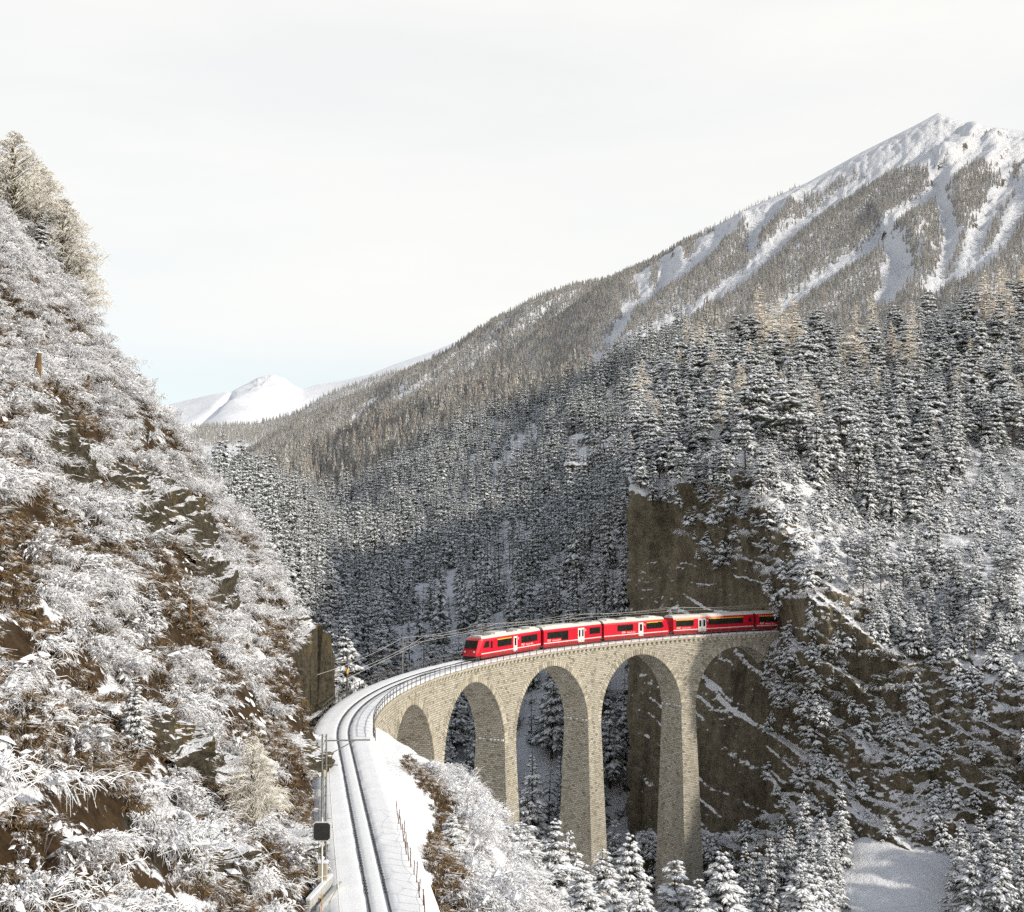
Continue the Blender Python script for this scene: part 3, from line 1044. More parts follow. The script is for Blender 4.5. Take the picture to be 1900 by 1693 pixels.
vb = MB(); vb.hexa([(-0.205, -0.10, 0.0), (0.205, -0.10, 0), (0.205, 0.06, 0), (-0.205, 0.06, 0), (-0.23, -0.10, 0.86), (0.23, -0.10, 0.86), (0.23, 0.06, 0.86), (-0.23, 0.06, 0.86)])
v_me = []
for c in range(4):
    me = vb.mesh('voussoir'); me.materials.append(plain('ring_stone', tuple(x * (0.62 + 0.16 * c) for x in (0.47, 0.43, 0.345)), 0.9, 0.3, 2.5, 0.1)); v_me.append(me)
rr = random.Random(5)
for k, c in enumerate(SK):
    nv = 56
    for q in range(nv):
        a = PI * (q + 0.5) / nv
        if k == 4 and a > 2.75:
            continue
        r = ARCH_R + 0.0
        s = c - r * math.cos(a); z = SPRING_Z + r * math.sin(a)
        th = s / RC
        p = path(s, FO)
        T = Vector((math.sin(th), math.cos(th), 0)); n = Vector((math.cos(th), -math.sin(th), 0)); up = Vector((0, 0, 1))
        rad = T * (-math.cos(a)) + up * math.sin(a)         # outward from the arch centre
        tan = n.cross(rad)
        mtx = Matrix((tan, n, rad)).transposed().to_4x4()
        mtx.translation = Vector((p[0], p[1], z)) - rad * 0.02
        o = obj('voussoir', rr.choice(v_me), ())
        o.matrix_world = mtx @ Matrix.Diagonal((1, rr.uniform(0.75, 1.25), rr.uniform(0.9, 1.15), 1))
        adopt(o, via)
cb = MB(); cb.hexa([(-0.24, -0.3, -0.42), (0.24, -0.3, -0.42), (0.24, 0.20, -0.36), (-0.24, 0.20, -0.36), (-0.24, -0.3, 0.06), (0.24, -0.3, 0.06), (0.24, 0.42, 0.06), (-0.24, 0.42, 0.06)])
cb_me = cb.mesh('corbel'); cb_me.materials.append(M['corbel'])
for side in (1, -1):
    s = S_APP + 0.5
    while s < RC * TH_PORTAL + 1:
        p = path(s, FO * side); th = s / RC
        o = obj('corbel', cb_me, ())
        o.location = (p[0], p[1], -0.36)
        o.rotation_euler = (0, 0, -th + PI / 2 + PI + (0 if side > 0 else PI))
        adopt(o, via)
        s += 1.12
for side in (1, -1):
    a, b = (2.30, 2.93) if side > 0 else (-2.93, -2.30)
    o = sweep('coping', [(a, -0.30), (b, -0.30), (b, -0.03), (a, -0.03)], np.arange(S_APP - 1, RC * TH_PORTAL + 3, 1.0), M['coping'])
    adopt(o, via)
# rows of old scaffold stones left on the pier flanks, each with its cap of snow
pb = MB(); pb.box(-0.16, 0.16, -0.2, 0.2, -0.14, 0.10)
pb_me = pb.mesh('ledge_stone'); pb_me.materials.append(M['tree_snow'])
for k in range(4):
    m = (SK[k] + SK[k + 1]) / 2; h = PITCHM / 2 - ARCH_R
    for zz in ((SPRING_Z + 0.6,) if k else (SPRING_Z + 0.6, SPRING_Z - 4.5)):
        g = SPRING_Z - zz
        s = m - h - 0.018 * max(g, 0)
        for q in range(8):
            if rr.random() < 0.2:
                continue
            p = path(s, -2.2 + q * 0.62)
            o = obj('ledge_stone', pb_me, ()); o.location = (p[0], p[1], zz); o.rotation_euler = (0, 0, -s / RC)
            o.scale = (rr.uniform(.7, 1.3), 1, rr.uniform(.6, 1.2))
            adopt(o, via)

# portal ring at the tunnel mouth
por = empty('tunnel_portal', (*path(TH_PORTAL * RC), 0))
tag(por, 'dark stone tunnel mouth in the cliff where the train comes out', 'tunnel portal')
for nm, r0, r1, sa, sb, mm in (('portal_ring', 2.5, 3.1, 0.0, 1.2, M['bogie']), ('tunnel_lining', 2.45, 2.5, 1.0, 14.0, M['black'])):
    prof = [(-r0 * 1.0, 0.0)] + [(-r0 * math.cos(a), 2.6 + r0 * math.sin(a)) for a in np.linspace(0, PI, 13)] + [(r0, 0.0), (r1, 0.0)] + [(r1 * math.cos(a), 2.6 + r1 * math.sin(a)) for a in np.linspace(0, PI, 13)] + [(-r1, 0.0)]
    o = sweep(nm, prof, np.linspace(TH_PORTAL * RC + sa, TH_PORTAL * RC + sb, 8), mm)
    adopt(o, por)

# ------------------------------------------------------------------ railings
post = MB(); post.box(-0.035, 0.035, -0.035, 0.035, -0.1, 1.12)
post_me = post.mesh('post'); post_me.materials.append(M['railing'])
for side, lab, s_a in ((1, 'thin iron railing along the camera side of the viaduct deck', S_APP - 0.5), (-1, 'thin iron railing along the far outer side of the viaduct deck', -2.0)):
    rl = empty('railing', (*path(s_a, 2.8 * side), 0))
    tag(rl, lab, 'railing')
    s = s_a
    while s < RC * TH_PORTAL:
        p = path(s, 2.8 * side)
        o = obj('post', post_me, ()); o.location = (p[0], p[1], 0); o.rotation_euler = (0, 0, -s / RC)
        adopt(o, rl); s += 1.95
    for z in (1.08, 0.58):
        c = 2.8 * side
        adopt(sweep('rail', [(c - .028, z - .028), (c + .028, z - .028), (c + .028, z + .028), (c - .028, z + .028)], np.arange(s_a, RC * TH_PORTAL, 1.0), M['railing']), rl)

# ------------------------------------------------------------------ overhead line
def s_from_px(x, off, lo=0.0, hi=124.0):
    ss = np.linspace(lo, hi, 1500)
    q = to_px(np.concatenate([path(ss, off), 0 * ss[:, None]], 1))
    return float(ss[np.argmin(np.abs(q[:, 0] - x))])


def mast(s, off, H, label, arm=2.9, side=1):
    p = path(s, off); th = max(s / RC, TH1)
    r = empty('catenary_mast', (p[0], p[1], -0.2), -th)
    tag(r, label, 'mast', 'masts of the overhead line')
    m = MB(); m.bar((0, 0, 0), (0, 0, H), 0.10, 0.075, 8); m.obj('pole', M['galv'], r)
    m = MB(); m.bar((0, 0, H - 0.7), (arm * side, 0, H - 0.35), 0.035); m.bar((0, 0, H - 1.35), (arm * side * .8, 0, H - 0.45), 0.03); m.obj('cantilever_arm', M['wire'], r)
    m = MB()
    for q in range(3):
        m.bar((0.2 * side, 0, H - 1.30 + .1 * q), (0.2 * side, 0, H - 1.25 + .1 * q), 0.07, 0.07)
    m.obj('insulator', M['cabinet'], r)
    return r


mast(s_from_px(747, -2.95, 10, 60), -2.95, 4.9, 'slim mast on the empty deck ahead of the train')
mast(s_from_px(892, -2.95), -2.95, 4.9, 'slim mast just behind the front cab of the train')
mast(s_from_px(1059, -2.95), -2.95, 4.9, 'slim mast rising behind the second car of the train')
mast(s_from_px(1242, -2.95), -2.95, 4.9, 'white topped mast in front of the bare rock wall behind the train')
# wires
for nm, z, off, lab in (('contact_wire', 4.35, 0.0, 'frosted contact wire hanging over the track along the viaduct'), ('carrier_wire', 4.95, 0.0, 'upper carrier wire hung in shallow arcs above the contact wire'), ('feeder_wire', 4.75, -2.95, 'frosted feeder wire running from mast top to mast top')):
    sm = sorted([-6.0] + [s_from_px(x, -2.95, 10, 124) for x in (747, 892, 1059, 1242)] + [RC * TH_PORTAL])
    m = MB()
    for a, b in zip(sm[:-1], sm[1:]):
        n = 8
        prev = None
        for q in range(n + 1):
            t = q / n; s = a + (b - a) * t
            pa = np.array(path(a, off)); pb2 = np.array(path(b, off))
            pp = pa + (pb2 - pa) * t
            sag = 0 if nm == 'contact_wire' else 0.35 * 4 * t * (1 - t)
            cur = (pp[0], pp[1], z - sag)
            if prev:
                m.bar(prev, cur, 0.018, 0.018, 4)
            prev = cur
    tag(m.obj(nm, M['wire']), lab, 'wire')

# ------------------------------------------------------------------ train
PROF = [(1.32, 0.62), (1.35, 1.0), (1.35, 2.75), (1.28, 3.0), (0.98, 3.32), (0.0, 3.42), (-0.98, 3.32), (-1.28, 3.0), (-1.35, 2.75), (-1.35, 1.0), (-1.32, 0.62)]
BODY = [(1.32, 0.62), (1.35, 1.0), (1.35, 2.75), (1.27, 3.0), (-1.27, 3.0), (-1.35, 2.75), (-1.35, 1.0), (-1.32, 0.62)]
ROOF = [(1.275, 3.0), (1.0, 3.34), (0.5, 3.47), (-0.5, 3.47), (-1.0, 3.34), (-1.275, 3.0)]


def loft(m, rings):
    n = len(rings[0])
    V = [p for r in rings for p in r]
    F = []
    for q in range(len(rings) - 1):
        for k in range(n):
            a = q * n + k; b = q * n + (k + 1) % n
            F.append((a, b, b + n, a + n))
    F.append(tuple(range(n))); F.append(tuple(range((len(rings) - 1) * n, len(rings) * n))[::-1])
    m.add(V, F)


def car(s_front, L, label, wins, doors, nose=0, tail_nose=0, roofboxes=(), text=None, dark=False):
    """x runs back from the front end (0) to the rear (-L); +y is the side towards the camera"""
    sm = s_front + L / 2
    th = sm / RC
    c = path(sm)
    r = empty('railcar', (c[0], c[1], 0.19), math.atan2(-math.cos(th), -math.sin(th)))
    tag(r, label, 'railcar', 'cars of the red train')
    X = lambda d: L / 2 - d
    a, b = X(0.15), X(L - 0.15)

    def rings(prof, drop):
        R = []
        if nose:
            for d, k, dz in ((0.0, 0.80, 1.05), (0.5, 0.90, 0.55), (1.5, 0.985, 0.05), (2.2, 1.0, 0.0)):
                R.append([(X(d + (0.55 * max(0, z - 1.5) if nose and d < 0.6 else 0) + 0.15), y * k, min(z, 3.47 - (dz if z > 2.6 else 0) * drop)) for y, z in prof])
        else:
            R.append([(a, y, z) for y, z in prof])
        if tail_nose:
            for d, k, dz in ((2.2, 1.0, 0.0), (1.5, 0.985, 0.05), (0.5, 0.90, 0.45), (0.0, 0.80, 0.9)):
                R.append([(X(L - d - 0.15 - (0.55 * max(0, z - 1.5) if d < 0.6 else 0)), y * k, min(z, 3.47 - (dz if z > 2.6 else 0) * drop)) for y, z in prof])
        else:
            R.append([(b, y, z) for y, z in prof])
        return R
    m = MB(); loft(m, rings(BODY, 0.6)); m.obj('body', M['red'], r)
    m = MB(); loft(m, rings(ROOF, 1.0)); m.obj('roof', M['roof'], r)
    m = MB(); m.box(X(L - 0.4), X(0.4 + 1.0 * nose), -1.2, 1.2, 0.22, 0.62); m.obj('underframe', M['dark_red'], r)
    for y in (1, -1):
        m = MB(); m.box(X(L - 0.2 - .6 * tail_nose), X(0.2 + 1.0 * nose), min(y * 1.33, y * 1.362), max(y * 1.33, y * 1.362), 0.86, 0.98); m.obj('white_stripe', M['doorwhite'], r)
        for d0, d1, z0, z1, kind in wins:
            m = MB(); m.box(X(d1), X(d0), min(y * 1.30, y * 1.366), max(y * 1.30, y * 1.366), z0, z1); w = m.obj('window', M['glass'], r)
            n = max(1, int(round((d1 - d0) / 1.7)))
            for q in range(1, n):
                xx = X(d0 + (d1 - d0) * q / n)
                m = MB(); m.box(xx - 0.03, xx + 0.03, min(y * 1.36, y * 1.372), max(y * 1.36, y * 1.372), z0, z1); m.obj('mullion', M['gangway'], w)
            if kind == 'first':
                m = MB(); m.box(X(d1), X(d0), min(y * 1.31, y * 1.37), max(y * 1.31, y * 1.37), z1 + 0.004, z1 + 0.15); m.obj('yellow_stripe', M['yellow'], r)
        for d0, d1 in doors:
            leaves = 2 if d1 - d0 > 1.4 else 1
            for q in range(leaves):
                e0 = d0 + (d1 - d0) * q / leaves; e1 = d0 + (d1 - d0) * (q + 1) / leaves
                m = MB(); m.box(X(e1) + 0.02, X(e0) - 0.02, min(y * 1.29, y * 1.38), max(y * 1.29, y * 1.38), 0.50, 2.72); dd = m.obj('door', M['doorwhite'], r)
                w = (e1 - e0) * 0.24
                m = MB(); m.box((X(e1) + X(e0)) / 2 - w, (X(e1) + X(e0)) / 2 + w, min(y * 1.37, y * 1.39), max(y * 1.37, y * 1.39), 1.35, 2.45); m.obj('pane', M['glass'], dd)
            m = MB(); m.box(X(d1 + 0.42), X(d1 + 0.30), min(y * 1.34, y * 1.37), max(y * 1.34, y * 1.37), 2.15, 2.5); m.obj('lamp', M['doorwhite'], r)
        if text and y > 0:
            for d, tx, sz in text:
                cu = bpy.data.curves.new('lettering', 'FONT'); cu.body = tx; cu.size = sz; cu.shear = 0.25; cu.extrude = 0.006
                tmp = bpy.data.objects.new('lettering', cu)
                o = obj('lettering', bpy.data.meshes.new_from_object(tmp), M['doorwhite'], r); bpy.data.objects.remove(tmp)
                o.location = (X(d), 1.364, 1.14); o.rotation_euler = (PI / 2, 0, PI)
    for d in (2.9, L - 2.9):
        bg = MB(); bg.box(X(d) - 1.35, X(d) + 1.35, -1.0, 1.0, 0.12, 0.40); bo = bg.obj('bogie', M['bogie'], r)
        for e in (-0.9, 0.9):
            w = MB()
            for y in (-0.53, 0.53):
                w.bar((X(d) + e, y - 0.06, 0.36), (X(d) + e, y + 0.06, 0.36), 0.36, 0.36, 14)
            w.obj('wheelset', M['bogie'], bo)
    if not tail_nose:
        m = MB(); m.prism([(1.1, 0.7), (1.1, 3.1), (-1.1, 3.1), (-1.1, 0.7)], X(L + 0.35), X(L - 0.2)); m.obj('gangway', M['gangway'], r)
    for d0, d1, y0, y1, h, mm in roofboxes:
        m = MB(); m.box(X(d1), X(d0), y0, y1, 3.33, 3.47 + h); m.obj('roof_box', M[mm], r)
    for fl, sgn in ((nose, 1), (tail_nose, -1)):
        if not fl:
            continue
        f = (lambda d: X(d)) if sgn > 0 else (lambda d: X(L - d))
        # wrap-round windscreen, cab side windows, lamps, plough
        m = MB()
        m.add([(f(0.30) + .03 * sgn, -0.98, 1.75), (f(0.30) + .03 * sgn, 0.98, 1.75), (f(0.83) + .03 * sgn, 0.99, 2.82), (f(0.83) + .03 * sgn, -0.99, 2.82),
               (f(0.50), -0.98, 1.75), (f(0.50), 0.98, 1.75), (f(1.0), 0.99, 2.80), (f(1.0), -0.99, 2.80)],
              [(0, 1, 2, 3), (4, 7, 6, 5), (0, 4, 5, 1), (1, 5, 6, 2), (2, 6, 7, 3), (3, 7, 4, 0)])
        m.obj('windscreen', M['glass'], r)
        for y in (1, -1):
            m = MB(); yy = y * 1.33
            P = [(f(1.75), 1.40 if 0 else 1.72), (f(3.3), 1.72), (f(3.3), 2.62), (f(2.35), 2.62)]
            V = [(x, yy - .03, z) for x, z in P] + [(x, yy + y * 0.045 + .0, z) for x, z in P]
            m.add(V, [(0, 1, 2, 3), (7, 6, 5, 4), (0, 4, 5, 1), (1, 5, 6, 2), (2, 6, 7, 3), (3, 7, 4, 0)])
            m.obj('cab_window', M['glass'], r)
            m = MB(); m.bar((f(0.24), y * 0.75, 1.25), (f(0.16), y * 0.75, 1.25), 0.14, 0.14, 10); m.obj('headlight', M['lamp'], r)
        m = MB(); m.box(min(f(0.16), f(0.6)), max(f(0.16), f(0.6)), -0.2, 0.2, 0.55, 0.85); m.obj('coupler', M['bogie'], r)
        m = MB(); m.hexa([(f(0.0), -1.1, 0.10), (f(1.2), -1.1, 0.10), (f(1.2), 1.1, 0.10), (f(0.0), 1.1, 0.10), (f(0.35), -1.1, 0.62), (f(1.2), -1.1, 0.62), (f(1.2), 1.1, 0.62), (f(0.35), 1.1, 0.62)]); m.obj('snow_plough', M['bogie'], r)
    return r


WZ0, WZ1 = 1.55, 2.55
s = s_from_px(874, 0.0, 30, 124)
RT = 'RhB'
SN = 'Rhätische Bahn'
GB = [(2.6, 4.6, -0.9, 0.9, 0.10, 'roofbox'), (5.6, 8.6, -0.95, 0.95, 0.16, 'roof'), (9.4, 11.0, -0.8, 0.8, 0.12, 'roofbox'), (12.0, 13.2, -0.9, 0.9, 0.14, 'roof'), (13.8, 15.0, -0.7, 0.7, 0.12, 'roofbox'), (15.6, 17.4, -0.9, 0.9, 0.16, 'roof')]
car(s, 18.4, 'leading red railcar with sloping dark windscreen on open deck', [(5.6, 9.6, WZ0, WZ1, 'first'), (12.4, 17.2, WZ0, WZ1, 'second'), (3.75, 4.25, 1.5, 2.5, 'second')], [(10.1, 11.2)], nose=1, roofboxes=GB, text=[(12.4, RT, 0.52), (13.7, SN, 0.36)])
s += 18.4 + 0.55
car(s, 15.3, 'second red railcar of the train, with white double doors', [(1.0, 6.3, WZ0, WZ1, 'second'), (4.6, 6.3, 1.15, WZ0, 'second'), (11.9, 14.8, WZ0, WZ1, 'second')], [(8.8, 10.5)], roofboxes=[(1.0, 8.0, -0.9, 0.9, 0.05, 'roof'), (9.0, 10.0, -0.6, 0.6, 0.10, 'roofbox'), (12.6, 13.5, -0.7, 0.7, 0.12, 'roofbox')], text=[(1.0, RT, 0.5), (2.3, SN, 0.34)])
s += 15.3 + 0.55
car(s, 16.4, 'third red railcar, its rear cab coupled to the coaches', [(3.3, 7.0, WZ0, WZ1, 'second'), (10.3, 14.2, WZ0, WZ1, 'first')], [(8.3, 9.5)], tail_nose=1, roofboxes=[(1.2, 3.0, -0.9, 0.9, 0.14, 'roof'), (3.8, 5.0, -0.8, 0.8, 0.14, 'roofbox'), (5.8, 8.0, -0.9, 0.9, 0.15, 'roof'), (9.0, 10.5, -0.7, 0.7, 0.12, 'roofbox'), (11.3, 13.0, -0.9, 0.9, 0.15, 'roof')], text=[(4.3, RT, 0.5), (5.5, SN, 0.34)])
s += 16.4 + 0.7
car(s, 18.5, 'fourth car, red coach with a long yellow line over its windows', [(0.7, 4.6, WZ0, WZ1, 'first'), (7.9, 15.9, WZ0, WZ1, 'first'), (17.2, 17.9, 1.7, 2.4, 'second')], [(5.6, 7.4)], roofboxes=[(5.2, 6.6, -0.6, 0.6, 0.08, 'roofbox')], text=[(0.8, RT, 0.5), (2.0, SN, 0.32)])
s += 18.5 + 0.55
car(s, 18.5, 'last visible red coach, half inside the tunnel mouth', [(0.7, 9.0, WZ0, WZ1, 'first'), (12.0, 17.0, WZ0, WZ1, 'first')], [(9.8, 11.5)], text=[(0.8, RT, 0.5), (2.0, SN, 0.32)])

# ------------------------------------------------------------------ trackside furniture
def trackpt(px, py, z=0.0):
    """point on the level bench seen at a photo pixel"""
    a = (px - 950) / FOC; b = -(py - 846.5) / FOC
    dy = cp - b * sp; dz = sp + b * cp
    k = (z - CAM_H) / dz
    return Vector((a * k, dy * k, z))


b = trackpt(600, 1655)
r = empty('catenary_mast', b)
tag(r, 'tall grey lattice mast with arms beside the rock, near the dark signal board', 'mast', 'masts of the overhead line')
m = MB()
for dx in (-0.13, 0.13):
    m.bar((dx, 0, -0.4), (dx * 0.85, 0, 8.6), 0.055, 0.05, 6)
m.obj('pole', M['galv'], r)
for q in range(16):
    m = MB(); z = 0.4 + q * 0.5
    m.bar((-0.12, 0, z), (0.12, 0, z + 0.5), 0.02, 0.02, 4); m.obj('brace', M['galv'], r)
m = MB(); m.bar((0, 0, 8.25), (2.5, 0.3, 8.25), 0.045); m.bar((0.0, 0, 7.35), (1.7, 0.2, 8.25), 0.03); m.obj('cantilever_arm', M['galv'], r)
m = MB(); m.box(1.7, 2.55, 0.15, 0.4, 8.30, 8.38); m.obj('snow_cap', M['tree_snow'], r)
m = MB(); m.bar((0, 0, 6.9), (0.75, 0.1, 6.9), 0.035); m.obj('steady_arm', M['galv'], r)
m = MB(); m.bar((0, 0, 6.3), (0.0, 0.0, 6.3 + .35), 0.12, 0.12, 8); m.obj('insulator', M['cabinet'], r)

b = trackpt(597, 1668)
r = empty('signal_board', b)
tag(r, 'black square signal board with rounded white rim on a white post', 'signal')
m = MB(); m.bar((0, 0, -0.3), (0, 0, 4.35), 0.05, 0.045, 8); m.obj('post', M['white'], r)


def oct_board(w, h, c, y0, y1):
    P = [(-w + c, -h), (w - c, -h), (w, -h + c), (w, h - c), (w - c, h), (-w + c, h), (-w, h - c), (-w, -h + c)]
    mb = MB()
    V = [(x, y0, z) for x, z in P] + [(x, y1, z) for x, z in P]
    F = [(k, (k + 1) % 8, 8 + (k + 1) % 8, 8 + k) for k in range(8)] + [tuple(range(8))[::-1], tuple(range(8, 16))]
    mb.add(V, F)
    return mb


o = oct_board(0.50, 0.52, 0.13, -0.02, 0.04).obj('rim', M['white'], r, (0, -0.08, 3.62))
o = oct_board(0.44, 0.46, 0.11, -0.06, -0.024).obj('board', M['black'], r, (0, -0.08, 3.62))
m = MB(); m.box(-0.10, 0.10, -0.10, -0.05, 2.86, 3.04); m.obj('number_plate', M['white'], r)
for z in (2.55, 4.3):
    m = MB(); m.bar((-0.45, 0, z), (0.45, 0, z), 0.022); m.bar((-0.42, 0, z), (-0.42, 0, z + 0.35), 0.018); m.bar((0.3, 0, z), (0.3, 0, z + 0.3), 0.018); m.obj('bracket', M['galv'], r)

b = trackpt(599, 1660)
r = empty('equipment_cabinet', b + Vector((0.02, -0.25, 0)))
tag(r, 'small beige cabinet with a grey box below, by the signal post', 'cabinet')
m = MB(); m.box(-0.25, 0.25, -0.15, 0.15, 0.75, 1.75); m.obj('housing', M['cabinet'], r, bevel=0.02)
m = MB(); m.box(-0.24, 0.24, -0.14, 0.14, 0.1, 0.7); m.obj('lower_box', M['concrete'], r, bevel=0.02)
m = MB(); m.box(-0.29, 0.29, -0.19, 0.19, 1.75, 1.90); m.obj('snow_cap', M['tree_snow'], r, bevel=0.05)
m = MB(); m.bar((0.05, -0.15, 1.0), (0.05, -0.19, 1.0), 0.05, 0.05, 8); m.obj('lock', M['galv'], r)

b = trackpt(586, 1655)
r = empty('house_shaped_sign', b + Vector((0.1, 0.3, 0)))
tag(r, 'small white sign with a pointed top against the rock', 'sign')
m = MB(); m.bar((0, 0, -0.3), (0, 0, 5.3), 0.025, 0.025, 6); m.obj('post', M['galv'], r)
mb = MB(); P = [(-0.17, 0), (0.17, 0), (0.17, 0.22), (0, 0.38), (-0.17, 0.22)]
mb.add([(x, -0.05, z) for x, z in P] + [(x, -0.02, z) for x, z in P], [(0, 1, 2, 3, 4), (9, 8, 7, 6, 5)] + [(k, 5 + k, 5 + (k + 1) % 5, (k + 1) % 5) for k in range(5)])
mb.obj('plate', M['white'], r, (0, 0, 5.15))

b0 = trackpt(574, 1692); b1 = trackpt(611, 1650)
r = empty('low_wall', (b0 + b1) / 2)
tag(r, 'low pale concrete wall with a dark gap at the foot of the rock', 'wall')
d = (b1 - b0) / 2
dv = Vector((d.x, d.y, 0)); nn = Vector((d.y, -d.x, 0)).normalized()
for nm, o0, o1, z0, z1, mm in (('wall_slab', 0.0, 0.18, -0.4, 0.75, 'concrete'), ('snow_cap', -0.02, 0.20, 0.75, 0.86, 'tree_snow'), ('wall_slab', 0.55, 0.75, -0.4, 0.45, 'concrete')):
    m = MB(); A = -dv * 1.3 + nn * o0; B = dv + nn * o0; C = dv + nn * o1; D = -dv * 1.3 + nn * o1
    q = [A, D, C, B] if 0 else [A, D, C, B]
    m.hexa([(*p[:2], z0) for p in q] + [(*p[:2], z1) for p in q]); m.obj(nm, M[mm], r)
b = trackpt(597, 1700)
r = empty('snow_stake', b); tag(r, 'thin orange snow marker stake in front of low wall', 'stake')
m = MB(); m.bar((0, 0, -0.2), (0, 0, 0.75), 0.02, 0.02, 6); m.obj('lower_stick', M['orange'], r)
m = MB(); m.bar((0, 0, 0.75), (0, 0, 1.2), 0.021, 0.018, 6); m.obj('tip', M['yellow'], r)

# white handrail pipe on the rock side, dark cable pipe and rusty fence on the drop side
r = empty('white_pipe', trackpt(622, 1600)); tag(r, 'long thin white pipe on short pegs between rock and track', 'pipe')
pts = [trackpt(x, y, 0.0) for x, y in ((611, 1430), (613, 1480), (617, 1540), (622, 1600), (627, 1660), (631, 1720))]
m = MB()
for a, c in zip(pts[:-1], pts[1:]):
    m.bar(a + Vector((0, 0, .45)), c + Vector((0, 0, .45)), 0.04, 0.04, 6)
adopt(m.obj('pipe', M['white']), r)
for p in pts:
    m = MB(); m.bar(p + Vector((0, 0, -.3)), p + Vector((0, 0, .45)), 0.03, 0.03, 5); adopt(m.obj('peg', M['galv']), r)
r = empty('cable_pipe', trackpt(752, 1600)); tag(r, 'dark cable pipe lying in the snow beside rusty fence', 'pipe')
pts = [trackpt(x, y, -0.1) for x, y in ((731, 1520), (740, 1560), (748, 1600), (757, 1640), (768, 1700))]
m = MB()
for a, c in zip(pts[:-1], pts[1:]):
    m.bar(a, c, 0.045, 0.045, 6)
adopt(m.obj('pipe', M['steel']), r)
fr = empty('rusty_fence', trackpt(750, 1580)); tag(fr, 'leaning rusty snow fence on the edge above the bushes', 'fence')
rf = random.Random(3)
fp = []
for q in range(16):
    t = q / 15
    x = np.interp(t, [0, .3, .6, 1], [739, 750, 763, 790]); y = np.interp(t, [0, .3, .6, 1], [1520, 1570, 1625, 1712])
    p = trackpt(x, y, -0.35)
    top = p + Vector((rf.uniform(-.25, .15), rf.uniform(-.1, .1), rf.uniform(1.0, 1.7)))
    m = MB(); m.bar(p - Vector((0, 0, .4)), top, 0.032, 0.028, 5); adopt(m.obj('post', M['rust']), fr); fp.append((p, top))
for (a, at_), (c, ct) in zip(fp[:-1], fp[1:]):
    for k in (0.45, 0.9):
        m = MB(); m.bar(a.lerp(at_, k), c.lerp(ct, k), 0.008, 0.008, 4); adopt(m.obj('wire', M['rust']), fr)
# far mast and its cross arms at the curve
b = Vector((*path(s_from_px(650, -4.6, -30, 20), -5.0), -1.2))
r = empty('catenary_mast', b); tag(r, 'dark mast with two long arms in front of the big spruce at the curve', 'mast', 'masts of the overhead line')
m = MB(); m.bar((0, 0, -6), (0, 0, 5.4), 0.13, 0.11, 8); m.obj('pole', M['railing'], r)
for z, x0, x1 in ((4.2, -2.3, 0.6), (2.3, -2.0, 0.4)):
    m = MB(); m.bar((x0, 0, z), (x1, 0, z + 0.05), 0.05); m.bar((x0 * .6, 0, z), (0, 0, z - 0.9), 0.03); m.obj('cross_arm', M['wire'], r)
m = MB(); m.bar((0, -0.2, 2.9), (0, -0.2, 3.4), 0.16, 0.16, 8); m.obj('insulator', M['yellow'], r)
# weathered posts on the left slope
for px, py, h, rad, lab in ((68, 725, 3.0, 0.30, 'thick dark broken tree stump high on the left slope'), (162, 730, 1.4, 0.22, 'short dark stump right of the thick one on the upper slope'), (352, 1170, 1.9, 0.13, 'pale upright wooden post on the lower left slope')):
    p = ground_hit(px, py)
    r = empty('wooden_post', p); tag(r, lab, 'post')
    m = MB(); m.bar((0, 0, -0.6), (rad * .3, 0, h * .6), rad, rad * .9, 9); m.bar((rad * .3, 0, h * .6), (rad * .5, 0.05, h), rad * .9, rad * .6, 9); m.obj('shaft', M['wood'], r)
    m = MB(); m.bar((rad * .5, 0.05, h), (rad * .5, 0.05, h + .12), rad * .75, rad * .35, 9); m.obj('snow_cap', M['tree_snow'], r)

# small hut in the clearing across the valley
def hut(px, py, Y):
    p = at(px, py, Y)
    r = empty('wooden_hut', p, 0.25); tag(r, 'small wooden hut with snowy roof in the forest clearing', 'hut')
    m = MB(); m.box(-4.0, 4.0, -2.5, 2.5, -3, 2.4); m.obj('wall', M['hutwood'], r)
    m = MB(); m.prism([(-3.1, 2.2), (3.1, 2.2), (3.1, 2.5), (0, 4.1), (-3.1, 2.5)], -4.6, 4.6); m.obj('roof', M['tree_snow'], r)
    m = MB(); m.box(-1.0, 0.2, -2.56, -2.45, -1.0, 1.6); m.obj('door', M['bogie'], r)
    for x in (-3.0, 1.6):
        m = MB(); m.box(x, x + 1.1, -2.56, -2.45, 0.3, 1.5); m.obj('window', M['glass'], r)
    return p


hut_p = hut(1068, 874, 560)

# ------------------------------------------------------------------ plant meshes
def octas(C, A, B, U):
    """closed 8-faced lozenges: centre C, half length A, half width B, half height U (vectors)"""
    n = len(C)
    V = np.stack([C - A, C + B, C + A, C - B, C + U, C - U * 0.6], 1).reshape(-1, 3)
    t = np.array([(0, 1, 4), (1, 2, 4), (2, 3, 4), (3, 0, 4), (1, 0, 5), (2, 1, 5), (3, 2, 5), (0, 3, 5)])
    F = (np.arange(n)[:, None, None] * 6 + t[None]).reshape(-1, 3)
    return V, F


